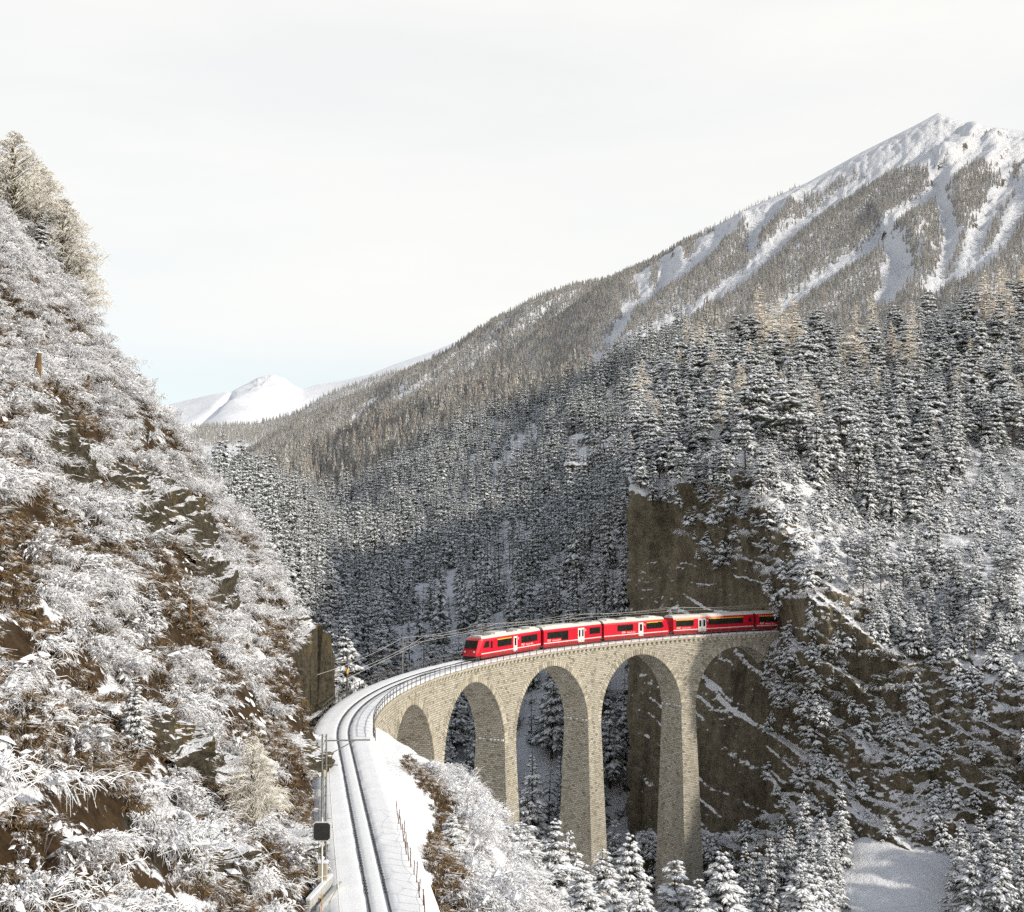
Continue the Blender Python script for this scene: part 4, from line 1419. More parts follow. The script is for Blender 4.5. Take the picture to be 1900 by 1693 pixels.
def tubes(A, B, C, ra, rb, rc):
    """three-sided twigs through A, B, C"""
    n = len(A)
    d = C - A; d /= np.linalg.norm(d, axis=1)[:, None] + 1e-9
    ref = np.where(np.abs(d[:, 2:3]) > 0.9, np.array([[1.0, 0, 0]]), np.array([[0, 0, 1.0]]))
    u = np.cross(d, ref); u /= np.linalg.norm(u, axis=1)[:, None] + 1e-9
    w = np.cross(u, d)
    V = []
    for P, r in ((A, ra), (B, rb), (C, rc)):
        r = np.broadcast_to(np.asarray(r, float), (n,))[:, None]
        for k in range(3):
            a = 2 * PI * k / 3 + PI / 2
            V.append(P + u * (r * math.cos(a)) + w * (r * math.sin(a)))
    V = np.stack(V, 1).reshape(-1, 3)
    q = []
    for g in (0, 3):
        for k in range(3):
            q.append((g + k, g + (k + 1) % 3, g + 3 + (k + 1) % 3, g + 3 + k))
    F = (np.arange(n)[:, None, None] * 9 + np.array(q)[None]).reshape(-1, 4)
    return V, F


def trunk_data(H, r0, sides=7, lean=0.0, r=None):
    zs = np.array([-1.5, 0.0, 0.25, 0.55, 0.8, 1.0]) * np.array([1, 1, H, H, H, H])
    rad = np.array([r0 * 1.25, r0, r0 * 0.8, r0 * 0.5, r0 * 0.25, r0 * 0.05])
    V = []
    for z, q in zip(zs, rad):
        for k in range(sides):
            t = 2 * PI * k / sides
            V.append((q * math.cos(t) + lean * z * z / H, q * math.sin(t), z))
    i = np.arange(len(zs) * sides).reshape(len(zs), sides); j = np.roll(i, -1, 1)
    F = np.stack([i[:-1], j[:-1], j[1:], i[1:]], -1).reshape(-1, 4)
    return np.array(V), F


def spruce_data(seed, H=16.0, Rm=2.6, whorls=20, boughs=6, lat=3, snow=0.85, bare=0.10, ragged=0.25, droop=0.5, pw=0.8):
    """needle sprays (material 0) and the snow lying on them (material 1)"""
    r = np.random.default_rng(seed)
    C, A, B, U = [], [], [], []
    for w in range(whorls):
        t = bare + (1 - bare) * (w + r.uniform(-.3, .3)) / whorls
        t = min(max(t, bare), 0.985)
        nb = boughs if t < 0.85 else max(3, boughs - 2)
        a0 = r.uniform(0, 2 * PI)
        for k in range(nb):
            z0 = H * t + r.uniform(-.25, .25)
            L = (Rm * (1 - (t - bare) / (1 - bare)) ** pw + 0.12) * r.uniform(1 - ragged, 1 + ragged) * (0.75 + 0.25 * min(1, (t - bare) / 0.12))
            if r.random() < 0.07: L *= 0.5
            az = a0 + 2 * PI * k / nb + r.uniform(-.25, .25)
            dv = np.array([math.cos(az), math.sin(az), 0]); sd = np.array([-dv[1], dv[0], 0])
            dr = droop * r.uniform(0.5, 1.5) * (1.25 - 0.7 * t)

            def pt(q):
                return dv * (L * q) + np.array([0, 0, z0 + L * (0.22 * q - dr * q * q)])
            # main spray
            p0, p1 = pt(0.25), pt(1.0)
            C.append((p0 + p1) / 2 + np.array([0, 0, 0.05 * L])); A.append((p1 - p0) / 2); B.append(sd * (0.25 * L + 0.10)); U.append(np.array([0, 0, 0.12 * L + 0.07]))
            for q in range(lat):
                f = 0.30 + 0.62 * (q + r.uniform(0, .8)) / max(1, lat)
                for s in (-1, 1):
                    l2 = L * r.uniform(0.28, 0.48) * (1.15 - 0.6 * f)
                    d2 = dv * 0.65 + sd * s * r.uniform(0.7, 1.0) + np.array([0, 0, -dr * r.uniform(0.5, 1.1)])
                    d2 /= np.linalg.norm(d2)
                    p = pt(f)
                    sd2 = np.cross(d2, [0, 0, 1.0]); sd2 /= np.linalg.norm(sd2) + 1e-9
                    C.append(p + d2 * l2 * 0.8); A.append(d2 * l2); B.append(sd2 * (0.36 * l2 + 0.05)); U.append(np.array([0, 0, 0.20 * l2 + 0.05]))
    C, A, B, U = map(np.array, (C, A, B, U))
    V1, F1 = octas(C, A * 1.06, B * 1.05, U)
    keep = r.random(len(C)) < snow
    cov = r.uniform(0.55, 0.98, (len(C), 1))
    V2, F2 = octas((C + A * 0.10 + U * 0.70 + np.array([0, 0, 0.02]))[keep], (A * cov)[keep], (B * cov)[keep], (U * 0.95)[keep])
    V = np.concatenate([V1, V2]); F = np.concatenate([F1, F2 + len(V1)])
    mi = np.concatenate([np.zeros(len(F1)), np.ones(len(F2))]).astype(int)
    return V, F, mi


def far_tree_data(seed, H=17.0, Rm=2.7, tiers=6, spikes=7):
    r = np.random.default_rng(seed)
    V, F = [], []
    for t in range(tiers):
        f = t / tiers
        z0 = H * (0.08 + 0.92 * f); R = Rm * (1 - f) ** 0.85 * r.uniform(.85, 1.1) + 0.2
        hh = H * 0.30 * (1 - 0.45 * f)
        n = len(V)
        V.append((0, 0, min(H, z0 + hh)))
        a0 = r.uniform(0, 6)
        for k in range(spikes * 2):
            a = a0 + PI * k / spikes
            q = R * (r.uniform(.85, 1.2) if k % 2 == 0 else r.uniform(.42, .6))
            V.append((q * math.cos(a), q * math.sin(a), z0 - (0.16 * R if k % 2 == 0 else -0.10 * R) + r.uniform(-.2, .2)))
        m = spikes * 2
        F += [(n, n + 1 + k, n + 1 + (k + 1) % m) for k in range(m)]
    n = len(V)
    V += [(.18, 0, -1.5), (-.1, .16, -1.5), (-.1, -.16, -1.5), (0, 0, H * .5)]
    F += [(n, n + 1, n + 3), (n + 1, n + 2, n + 3), (n + 2, n, n + 3)]
    return np.array(V), np.array(F)


def twig_tree_data(seed, H=14.0, Rm=3.2, nb=110, sub=9, lo=0.18, rise=0.25, droop=0.55, th=1.0):
    """bare broadleaf or larch: limbs and fine hanging twigs"""
    r = np.random.default_rng(seed)
    A, B, C, ra, rc = [], [], [], [], []
    for k in range(nb):
        t = lo + (1 - lo) * (k + r.random()) / nb
        z0 = H * t
        L = Rm * (1 - ((t - lo) / (1 - lo)) ** 1.6) * r.uniform(.7, 1.15) + 0.5
        az = r.uniform(0, 2 * PI)
        dv = np.array([math.cos(az), math.sin(az), 0])
        f = lambda q: dv * L * q + np.array([0, 0, z0 + L * (rise * 2 * q - droop * q * q)])
        A.append(f(0)); B.append(f(.55)); C.append(f(1.0)); ra.append(0.045 * th * (1 + L * .25)); rc.append(0.015 * th)
        for q in range(sub):
            u = r.uniform(0.25, 1.0)
            d = dv * r.uniform(.2, .9) + np.array([-dv[1], dv[0], 0]) * r.uniform(-.9, .9) + np.array([0, 0, r.uniform(-.35, .5)])
            l = L * r.uniform(.18, .38)
            p = f(u)
            A.append(p); B.append(p + d * l * .55); C.append(p + d * l + np.array([0, 0, -l * .35])); ra.append(0.028 * th); rc.append(0.010 * th)
    ra, rc = np.array(ra), np.array(rc)
    return tubes(np.array(A), np.array(B), np.array(C), ra, (ra + rc) / 2, rc)


def shrub_data(seed, stems=9, br=8, tw=6, R=1.8, H=1.5, th=1.0, slump=0.6, lean=0.7):
    """stems, branches and fine twigs bowed down by frost, leaning towards +x (downhill)"""
    r = np.random.default_rng(seed)
    A, B, C, ra, rc = [], [], [], [], []

    def tw_add(p, d, l, sag, r0, r1):
        m = p + d * l * .55 + np.array([0, 0, l * .05]); e = p + d * l + np.array([0, 0, -l * sag])
        A.append(p); B.append(m); C.append(e); ra.append(r0 * th); rc.append(r1 * th)
        return lambda q: (p * (1 - q) ** 2 + 2 * q * (1 - q) * m + q * q * e)
    for k in range(stems):
        az = r.uniform(0, 2 * PI); L = R * r.uniform(.6, 1.2)
        dv = np.array([math.cos(az) + lean, math.sin(az), 0]); dv /= max(.6, np.linalg.norm(dv)); h = H * r.uniform(.5, 1.1)
        f = lambda q: dv * L * q + np.array([0, 0, h * (1.9 * q - (1.1 + slump) * q * q) - 0.1])
        A.append(f(0)); B.append(f(.5)); C.append(f(1.0)); ra.append(.045 * th); rc.append(.02 * th)
        for b_ in range(br):
            p = f(r.uniform(.2, 1.0))
            d = dv * r.uniform(.0, 1.0) + np.array([-dv[1], dv[0], 0]) * r.uniform(-1, 1) + np.array([.25, 0, r.uniform(-.3, .7)])
            l = R * r.uniform(.25, .5)
            g = tw_add(p, d, l, .35, .034, .016)
            for t_ in range(tw):
                q = r.uniform(.2, 1.0); p2 = g(q)
                d2 = d * r.uniform(.2, .9) + r.normal(0, .55, 3) + np.array([.1, 0, 0])
                tw_add(p2, d2, l * r.uniform(.3, .55), .5, .026, .010)
    ra, rc = np.array(ra), np.array(rc)
    V, F = tubes(np.array(A), np.array(B), np.array(C), ra, (ra + rc) * .55, rc)
    big = np.where(ra > .030 * th)[0]
    big = big[r.random(len(big)) < .75]
    Aa, Bb, Cc = np.array(A)[big], np.array(B)[big], np.array(C)[big]
    ax = (Cc - Aa) * r.uniform(.10, .24, (len(big), 1)); sd = np.cross(ax, [0, 0, 1.0]); sd /= np.linalg.norm(sd, axis=1)[:, None] + 1e-9
    L_ = np.linalg.norm(ax, axis=1)[:, None]
    V2, F2 = octas(Bb + (Cc - Bb) * r.uniform(-.2, .5, (len(big), 1)) + [0, 0, .04], ax, sd * (L_ * r.uniform(.25, .5, (len(big), 1)) + .025), np.array([0, 0, 1.0]) * (L_ * .28 + .035))
    return V, F, V2, F2


# hi-detail spruces: trunk + crown meshes shared by all copies
SPR = []
for k in range(9):
    H = 16.0
    V, F, mi = spruce_data(100 + k, H, [2.8, 3.2, 2.4, 3.4, 2.9, 2.3, 3.6, 3.0, 2.7][k], [16, 14, 17, 13, 15, 17, 12, 14, 16][k], [6, 6, 5, 7, 6, 5, 7, 6, 6][k], 3, [.82, .72, .86, .74, .8, .7, .84, .76, .8][k], [0.06, 0.10, 0.08, 0.22, 0.12, 0.06, 0.30, 0.16, 0.08][k], [0.22, 0.3, 0.2, 0.35, 0.25, 0.2, 0.4, 0.3, 0.25][k], 0.5)
    cm = new_mesh('crown', V, F, False, mi); cm.materials.append(M['needle']); cm.materials.append(M['tree_snow'])
    V, F = trunk_data(H * 0.98, 0.24)
    tm = new_mesh('trunk', V, F, True); tm.materials.append(M['bark'])
    SPR.append((tm, cm))
LADEN = []
for k in range(5):      # young trees bowed under fresh snow
    V, F, mi = spruce_data(180 + k, 16.0, [3.2, 3.6, 2.8, 3.4, 3.9][k], [17, 15, 18, 16, 14][k], 7, 4, 0.97, 0.03, 0.3, 0.6)
    cm = new_mesh('crown', V, F, False, mi); cm.materials.append(M['needle']); cm.materials.append(M['tree_snow'])
    LADEN.append((SPR[k][0], cm))
PINE = []
for k in range(4):      # rounder, clumpier crowns on bare lower stems
    H = 15.0
    V, F, mi = spruce_data(300 + k, H, 2.9, 8, 7, 3, 0.78, 0.45, 0.45, 0.32, 0.42)
    cm = new_mesh('crown', V, F, False, mi); cm.materials.append(M['needle']); cm.materials.append(M['tree_snow'])
    V, F = trunk_data(H * 0.97, 0.2)
    tm = new_mesh('trunk', V, F, True); tm.materials.append(M['bark'])
    PINE.append((tm, cm))
LARCH = []
for k in range(4):
    V, F = twig_tree_data(400 + k, 17.0, 2.9, 110, 9, 0.12, 0.16, 0.40, 1.6)
    cm = new_mesh('crown', V, F, False); cm.materials.append(M['frost_larch'])
    V, F = trunk_data(17.0, 0.25)
    tm = new_mesh('trunk', V, F, True); tm.materials.append(M['frost_larch'])
    LARCH.append((tm, cm))
BIRCH = []
for k in range(3):
    V, F = twig_tree_data(500 + k, 13.0, 4.8, 190, 22, 0.14, 0.55, 0.80, 1.15)
    cm = new_mesh('crown', V, F, False); cm.materials.append(M['frost_warm'])
    V, F = trunk_data(12.5, 0.24, 7, 0.1)
    tm = new_mesh('trunk', V, F, True); tm.materials.append(M['bark'])
    BIRCH.append((tm, cm))
SHRUB = []
for k in range(14):
    kk = np.random.default_rng(640 + k)
    V, F, V2, F2 = shrub_data(600 + k, int(kk.integers(6, 14)), int(kk.integers(7, 12)), int(kk.integers(6, 10)), kk.uniform(1.0, 2.3), kk.uniform(.7, 2.3), kk.uniform(.45, .70), kk.uniform(.2, 1.0), kk.uniform(-.1, .8))
    sm_ = new_mesh('frosted_shrub', np.concatenate([V, V2]), [F, F2 + len(V)], False, np.concatenate([np.zeros(len(F), int), np.ones(len(F2), int)]))
    sm_.materials.append(M['frost_twig'] if k % 3 else M['frost_bare']); sm_.materials.append(M['tree_snow']); SHRUB.append(sm_)

pr = random.Random(11)


def tree(kind, name, P, scale, label, cat, group=None, v=None, wide=1.0):
    tm, cm = kind[pr.randrange(len(kind)) if v is None else v % len(kind)]
    r = empty(name, P, pr.uniform(0, 2 * PI))
    r.scale = (scale * wide, scale * wide, scale)
    r.rotation_euler = (pr.uniform(-.03, .03), pr.uniform(-.03, .03), pr.uniform(0, 6.28))
    tag(r, label, cat, group)
    obj('trunk', tm, (), r); obj('crown', cm, (), r)
    return r


def scatter(name, sources, P, S, label, cat, tilt=0.05, kind='stuff', seed=1):
    """a mass nobody could count: one object, many small plants"""
    r = np.random.default_rng(seed)
    P = np.asarray(P); n = len(P)
    col = bpy.data.collections.new(name + '_sources')
    for k, me in enumerate(sources):
        o = bpy.data.objects.new('%s_source_%02d' % (name, k), me); col.objects.link(o)
    me = bpy.data.meshes.new(name)
    me.vertices.add(n); me.vertices.foreach_set('co', P.astype(np.float32).ravel())
    a = me.attributes.new('rot', 'FLOAT_VECTOR', 'POINT')
    rot = np.stack([r.uniform(-tilt, tilt, n), r.uniform(-tilt, tilt, n), r.uniform(0, 6.283, n)], 1)
    a.data.foreach_set('vector', rot.astype(np.float32).ravel())
    a = me.attributes.new('scl', 'FLOAT_VECTOR', 'POINT')
    S = np.asarray(S, float)
    S3 = np.stack([S * r.uniform(.85, 1.15, n), S * r.uniform(.85, 1.15, n), S], 1) if S.ndim == 1 else S
    a.data.foreach_set('vector', S3.astype(np.float32).ravel())
    a = me.attributes.new('idx', 'INT', 'POINT')
    a.data.foreach_set('value', r.integers(0, len(sources), n).astype(np.int32))
    ng = bpy.data.node_groups.new(name + '_nodes', 'GeometryNodeTree')
    ng.interface.new_socket('Geometry', in_out='INPUT', socket_type='NodeSocketGeometry')
    ng.interface.new_socket('Geometry', in_out='OUTPUT', socket_type='NodeSocketGeometry')
    gi = ng.nodes.new('NodeGroupInput'); go = ng.nodes.new('NodeGroupOutput')
    ci = ng.nodes.new('GeometryNodeCollectionInfo'); ci.inputs[0].default_value = col
    ci.inputs['Separate Children'].default_value = True; ci.inputs['Reset Children'].default_value = True
    ip = ng.nodes.new('GeometryNodeInstanceOnPoints'); ip.inputs['Pick Instance'].default_value = True

    def attr(nm, tp, sock):
        q = ng.nodes.new('GeometryNodeInputNamedAttribute'); q.data_type = tp; q.inputs['Name'].default_value = nm
        ng.links.new(q.outputs[0], ip.inputs[sock])
    attr('idx', 'INT', 'Instance Index'); attr('scl', 'FLOAT_VECTOR', 'Scale')
    q = ng.nodes.new('GeometryNodeInputNamedAttribute'); q.data_type = 'FLOAT_VECTOR'; q.inputs['Name'].default_value = 'rot'
    e2 = ng.nodes.new('FunctionNodeEulerToRotation'); ng.links.new(q.outputs[0], e2.inputs[0]); ng.links.new(e2.outputs[0], ip.inputs['Rotation'])
    ng.links.new(gi.outputs[0], ip.inputs['Points']); ng.links.new(ci.outputs[0], ip.inputs['Instance']); ng.links.new(ip.outputs[0], go.inputs[0])
    o = bpy.data.objects.new(name, me); COL.objects.link(o)
    md = o.modifiers.new('plants', 'NODES'); md.node_group = ng
    tag(o, label, cat, None, kind)
    return o


def poisson(P, d):
    """greedy thinning"""
    out = []; grid = {}
    for p in P:
        c = tuple((p // d).astype(int)); ok = True
        for dx in (-1, 0, 1):
            for dy in (-1, 0, 1):
                for dz in (-1, 0, 1):
                    for q in grid.get((c[0] + dx, c[1] + dy, c[2] + dz), ()):
                        if ((p - q) ** 2).sum() < d * d:
                            ok = False
        if ok:
            grid.setdefault(c, []).append(p); out.append(p)
    return np.array(out)


# ------------------------------------------------------------------ foreground spruces below the viaduct
def slope_tree(px_tip, py_tip, Y, v, lab, kind=None, wide=1.0, name='spruce_tree', cat='spruce'):
    """tree whose tip is seen at the pixel, standing on the ground at distance Y"""
    tip = at(px_tip, py_tip, Y)
    g = near_z(np.array([tip[0]]), np.array([tip[1]]))[0]
    H = max(3.0, tip[2] - g)
    kd = LADEN if kind in (None, SPR) else kind
    return tree(kd, name, (tip[0], tip[1], g - 0.2), (H + 0.2) / (15.8 if kd is LADEN else 14.8), lab, cat, 'young spruces on the slope below the viaduct' if kd is LADEN else None, v, wide)


for a in [
    (907, 1460, 150, 0, 'slim snowy spruce in front of the second tall pier from the abutment', SPR, 1.0),
    (846, 1424, 160, 5, 'small snowy spruce below the low arch at the near end', SPR, 1.1),
    (962, 1522, 146, 3, 'broad snow-laden pine left of the third pier foot', PINE, 1.15),
    (1028, 1515, 148, 7, 'tall snow-laden spruce covering the left foot of the third pier', SPR, 1.25),
    (1062, 1537, 150, 2, 'narrow snowy spruce close against the shaded flank of the third pier', SPR, 1.0),
    (1120, 1570, 156, 1, 'snowy spruce just right of the third pier foot', SPR, 1.15),
    (1163, 1541, 170, 8, 'pointed snowy spruce in front of the fourth arch', SPR, 1.05),
    (1255, 1588, 176, 4, 'snow-laden spruce standing before the foot of the fourth pier', SPR, 1.2),
    (1336, 1570, 172, 6, 'large bright spruce right of the fourth pier, nearest the open gully', SPR, 1.05),
    (1300, 1625, 168, 0, 'short snowy spruce between the two larger ones by the fourth pier', SPR, 1.1),
    (1085, 1600, 140, 3, 'low snowy spruce at the bottom edge in front of the third pier', SPR, 1.3),
    (1190, 1630, 152, 7, 'low snowy spruce at the bottom edge below the fourth arch', SPR, 1.3),
    (1480, 1590, 178, 2, 'bright young spruce at the bottom edge left of the snow cone', SPR, 1.2),
    (1000, 1585, 128, 5, 'low spruce at the bottom edge among the frosted bushes', SPR, 1.35),
    (893, 1495, 138, 8, 'small spruce half buried in frosted bushes beside the second pier', SPR, 1.2),
    (838, 1600, 104, 1, 'little dark spruce low in the bushes near the rusty fence', SPR, 1.5),
]:
    slope_tree(*a[:4], a[4], a[5], a[6] * 1.25)

# spruces in the shade at the foot of the right hand cliff
n_ind = 0
rs = random.Random(21)


def grove(polys, n, Yfun, hr, label, group, cat='spruce', kinds=(SPR,), names=('spruce_tree',), surf='near', mind=2.0):
    got = []
    tries = 0
    while len(got) < n and tries < n * 60:
        tries += 1
        pl = polys[rs.randrange(len(polys))]
        xs = [p[0] for p in pl]; ys = [p[1] for p in pl]
        q = np.array([rs.uniform(min(xs), max(xs)), rs.uniform(min(ys), max(ys))])
        if not inpoly(q[None], pl)[0]:
            continue
        if surf == 'near':
            Y = Yfun(q[0], q[1])
            p = at(q[0], q[1], Y)
            p[2] = near_z(np.array([p[0]]), np.array([p[1]]))[0]
        else:
            sh = surf
            j = np.argmin(np.abs(sh.px[0] - q[0])); i = np.argmin(np.abs(sh.py[:, j] - q[1]))
            p = sh.P[i, j].copy()
        if any((p[0] - g[0]) ** 2 + (p[1] - g[1]) ** 2 + (p[2] - g[2]) ** 2 < mind ** 2 for g in got):
            continue
        got.append(p)
    for p in got:
        lb = label(*to_px(np.array(p))) if callable(label) else label
        ki = rs.randrange(len(kinds))
        H = rs.uniform(*hr)
        tree(kinds[ki], names[ki], (p[0], p[1], p[2] - 0.3), H / 16.0, lb, cat, group, None, rs.uniform(.9, 1.2))
    return got


grove([[(1370, 1640), (1470, 1600), (1570, 1610), (1545, 1750), (1370, 1760)]], 22, lambda x, y: np.interp(y, [1600, 1760], [203, 184]), (9, 15), 'shaded spruce in the clump left of the snow cone', 'spruces left of the snow cone', mind=3.2)
grove([[(1765, 1650), (1830, 1605), (1930, 1610), (1930, 1760), (1800, 1760)]], 18, lambda x, y: np.interp(y, [1600, 1760], [196, 180]), (9, 14), 'shaded spruce in the clump right of the snow cone', 'spruces right of the snow cone', mind=3.4)
# behind the viaduct, seen through the arches
grove([[(840, 1500), (1160, 1450), (1160, 1600), (840, 1600)]], 14, lambda x, y: rs.uniform(236, 268), (13, 20), 'dark spruce seen through the arches of the viaduct', 'spruces behind the arches', mind=5)
for px, py, Y, H, lab in ((985, 1290, 236, 27, 'tall dark spruce filling the view through the third arch'), (1140, 1470, 238, 19, 'dark spruce with hanging white twigs seen through the fourth arch'), (858, 1400, 215, 16, 'dark spruce seen low through the second arch')):
    tip = at(px, py - 60, Y); g = near_z(np.array([tip[0]]), np.array([tip[1]]))[0]
    tree(SPR, 'spruce_tree', (tip[0], tip[1], g - .3), (tip[2] - g + 8) / 16 if 0 else H / 16, lab, 'spruce')
# the large spruce beside the curve and the wood behind it
p = at(640, 1290, 168); g = near_z(np.array([p[0]]), np.array([p[1]]))[0]
tree(SPR, 'spruce_tree', (p[0], p[1], g), (at(640, 1165, 168)[2] - g) / 15.8, 'large snow-covered spruce beside the track where the curve begins', 'spruce', None, 3, 1.1)
grove([[(545, 1130), (600, 1090), (700, 1180), (740, 1260), (640, 1290), (600, 1270)]], 34, None, (13, 19), lambda x, y: 'snowy spruce in the shaded wood beyond the track curve, ' + ('higher up the valley' if y < 1180 else 'close behind the railing'), 'spruces beyond the track curve', surf=valley, mind=5)
grove([[(600, 1300), (1160, 1260), (1160, 1480), (820, 1500), (700, 1400)]], 26, None, (14, 22), lambda x, y: 'blue-shaded spruce on the valley floor ' + ('behind the empty deck' if x < 850 else ('behind the leading railcar' if x < 1000 else 'behind the middle of the train')), 'spruces on the valley floor', surf=valley, mind=7)

# the wood on top of the cliff
TOPPOLY = [(1172, 860), (1172, 760), (1260, 680), (1420, 660), (1600, 655), (1760, 610), (1950, 565), (1950, 830), (1860, 850), (1780, 850), (1745, 940), (1720, 995), (1620, 985), (1505, 905), (1430, 848), (1340, 862), (1240, 872)]
grove([[(1168, 852), (1245, 850), (1250, 880), (1168, 884)]], 14, None, (7, 12), 'snowy conifer at the corner of the bare rock wall above the train', 'conifers at the corner of the wall', surf=cliff, mind=1.6)


def top_label(x, y):
    h = 'at the upper skyline' if y < 740 else ('halfway up' if y < 850 else 'near the rim')
    if x < 1300:
        return 'snow-laden conifer above the bare rock wall, ' + h
    if x < 1460:
        return 'snow-laden conifer straight above the tunnel mouth, ' + h
    if x < 1640:
        return 'snow-laden conifer on the wooded rib right of the tunnel, ' + h
    if x < 1780:
        return 'snow-laden conifer between wooded rib and snowy gully, ' + h
    return 'snow-laden conifer at the right edge of the view, ' + h


grove([TOPPOLY], 160, None, (9, 18), top_label, 'conifers on top of the cliff', kinds=(SPR, SPR, PINE), names=('spruce_tree', 'spruce_tree', 'pine_tree'), surf=cliff, mind=4.2)
grove([[(1560, 1040), (1720, 1050), (1840, 1080), (1890, 1080), (1890, 1230), (1700, 1240), (1620, 1180)]], 44, None, (4.5, 10), lambda x, y: 'small snowy conifer on ledges right of the tunnel, ' + ('upper' if y < 1130 else 'lower') + (' row by the tunnel' if x < 1730 else ' row at the edge'), 'conifers on the cliff ledges', kinds=(SPR, PINE), names=('spruce_tree', 'pine_tree'), surf=cliff, mind=3.0)
grove([[(1176, 900), (1250, 885), (1340, 875), (1430, 865), (1450, 960), (1400, 990), (1300, 960), (1190, 925)]], 26, None, (5, 12), 'conifer clinging to the rim of the bare rock wall', 'conifers on the rim of the wall', kinds=(SPR, PINE), names=('spruce_tree', 'pine_tree'), surf=cliff, mind=2.5)
grove([[(1400, 670), (1480, 650), (1480, 700), (1400, 720)], [(1570, 650), (1720, 620), (1720, 720), (1590, 740)], [(1820, 590), (1930, 570), (1930, 680), (1820, 690)]], 16, None, (17, 24), 'tan frosted larch standing above the cliff-top conifers', 'larches on the cliff top', 'larch', (LARCH,), ('larch_tree',), surf=cliff, mind=5)

FILL = cliff.sample(4000, np.random.default_rng(77), inpoly(cliff.Q, TOPPOLY) * np.clip((970 - cliff.py) / 200, 0.25, 1))
FILL = poisson(FILL, 5.2)
scatter('cliff_top_forest', [c for _, c in SPR[:6]] + [c for _, c in PINE[:3]] + [LARCH[1][1]], FILL - [0, 0, .3], np.clip(np.random.default_rng(78).normal(.78, .2, len(FILL)), .3, 1.15), 'mass of snowy forest filling the hillside above the cliff', 'forest', 0.04, seed=14)
# frosted tree at the top of the left slope
for px, tip, Y, v, lab in ((24, 246, 150, 0, 'tall frosted bare tree at the upper left edge'), (118, 372, 156, 1, 'smaller frosted bare tree leaning out over the upper left slope'), (-45, 260, 152, 2, 'frosted bare tree cut by the left edge of the view'), (72, 300, 156, 2, 'frosted bare tree with the widest crown below the skyline tree'), (150, 470, 158, 0, 'lowest of the frosted bare trees on the left skyline')):
    p = at(px, tip, Y); g = near_z(np.array([p[0]]), np.array([p[1]]))[0] - .3
    tree(BIRCH, 'frosted_tree', (p[0], p[1], g), max(.4, (p[2] - g) / 13.0), lab, 'bare tree', None, v)
for px, py, Y, sc, v, lab in ((75, 560, 150, 0.40, 2, 'dark spruce under the frosted trees at the upper left edge'), (125, 600, 156, 0.35, 5, 'small dark spruce at the skyline below the frosted trees')):
    p = at(px, py, Y); p[2] = near_z(np.array([p[0]]), np.array([p[1]]))[0] - .3
    tree(SPR, 'spruce_tree', p, sc, lab, 'spruce', None, v, 1.2)
for px, py, sc, lab in ((470, 1560, .42, 'frosted sapling on the rock halfway up beside the signal'), (250, 1400, .25, 'small snowy fir alone on the brown slope'), (245, 1020, .28, 'small snowy fir under the rock face of the left slope'), (285, 1180, .22, 'tiny fir on the bare earth of the left slope')):
    p = ground_hit(px, py)
    if sc > .4:
        tree(BIRCH, 'frosted_tree', p, sc, lab, 'bare tree', None, 1, .8)
    else:
        tree(SPR, 'spruce_tree', p, sc, lab, 'spruce', None, None, 1.2)

# dark crags standing out of the left slope
def crag(px, py, size, lab, seed):
    c = ground_hit(px, py)
    r = np.random.default_rng(seed)
    nu, nv = 46, 34
    u = np.linspace(-1, 1, nu); v = np.linspace(-1, 1, nv)
    U_, V_ = np.meshgrid(u, v)
    # a slab of slope pushed outwards and broken into steps; its rim sinks into the ground
    Xs = c[0] + U_ * size[0] * 0.6; Ys = c[1] + V_ * size[1]
    Z = near_z(Xs, Ys)
    P = np.stack([Xs, Ys, Z], -1)
    rim = np.clip(1.25 * (1 - np.sqrt(U_ ** 2 + V_ ** 2)) + 0.35 * fbm(P / 2.5 + seed, 3), -0.6, 1)
    w = (P[..., 2] + 0.9 * P[..., 0] * 0.4 + 1.2 * fbm(P / 5 + seed, 2)) / 1.7
    st = w - np.floor(w)
    out = size[2] * (np.sign(rim) * np.abs(rim) ** 0.6) + np.clip(rim, 0, 1) * (1.1 * np.minimum(st, (1 - st) * 5) + 0.7 * fbm(P / np.array([1.6, 2.6, 1.6]) + seed, 4, True, 0.6) + 0.5 * np.abs(perlin(P / 1.1 + seed)))
    P = P + out[..., None] * np.array([0.80, -0.25, 0.35])
    i = np.arange(nu * nv).reshape(nv, nu)
    F = np.stack([i[:-1, :-1], i[:-1, 1:], i[1:, 1:], i[1:, :-1]], -1).reshape(-1, 4)
    P = P - c
    o = obj('rock_outcrop', new_mesh('rock_outcrop', P.reshape(-1, 3), F, False), M['crag'], None, c)
    tag(o, lab, 'rock')


M['crag'] = m_terrain('crag_rock', (0.075, 0.066, 0.048), 0.66, 0.80, 0.35, bdist=0.35, ochre=(0.20, 0.14, 0.055))
for k, (px, py, sz, lab) in enumerate((
        (345, 960, (6.5, 8, 1.0), 'large ochre-stained crag high on the left slope'), (255, 930, (4, 5, .7), 'dark rock left of the ochre-stained crag'), (385, 1065, (4, 6, .9), 'dark crag below the ochre-stained one'),
        (580, 1270, (3.5, 8, 1.2), 'steep rock buttress where the track curve meets the slope'), (565, 1420, (3.0, 6, .9), 'dark rock wall behind the catenary mast'), (440, 1470, (4, 5, .9), 'dark hollow rock face on the lower slope'),
        (385, 1610, (3, 3.2, .6), 'ribbed brown rock near the bottom edge of the slope'), (540, 1580, (2.4, 4, .7), 'rock foot beside the signal board'), (330, 1400, (3, 4, .6), 'brown rock rib left of the dark hollow'), (110, 830, (4.5, 6, .7), 'dark earthy crag below the thick stump'))):
    crag(px, py, sz, lab, 70 + k)

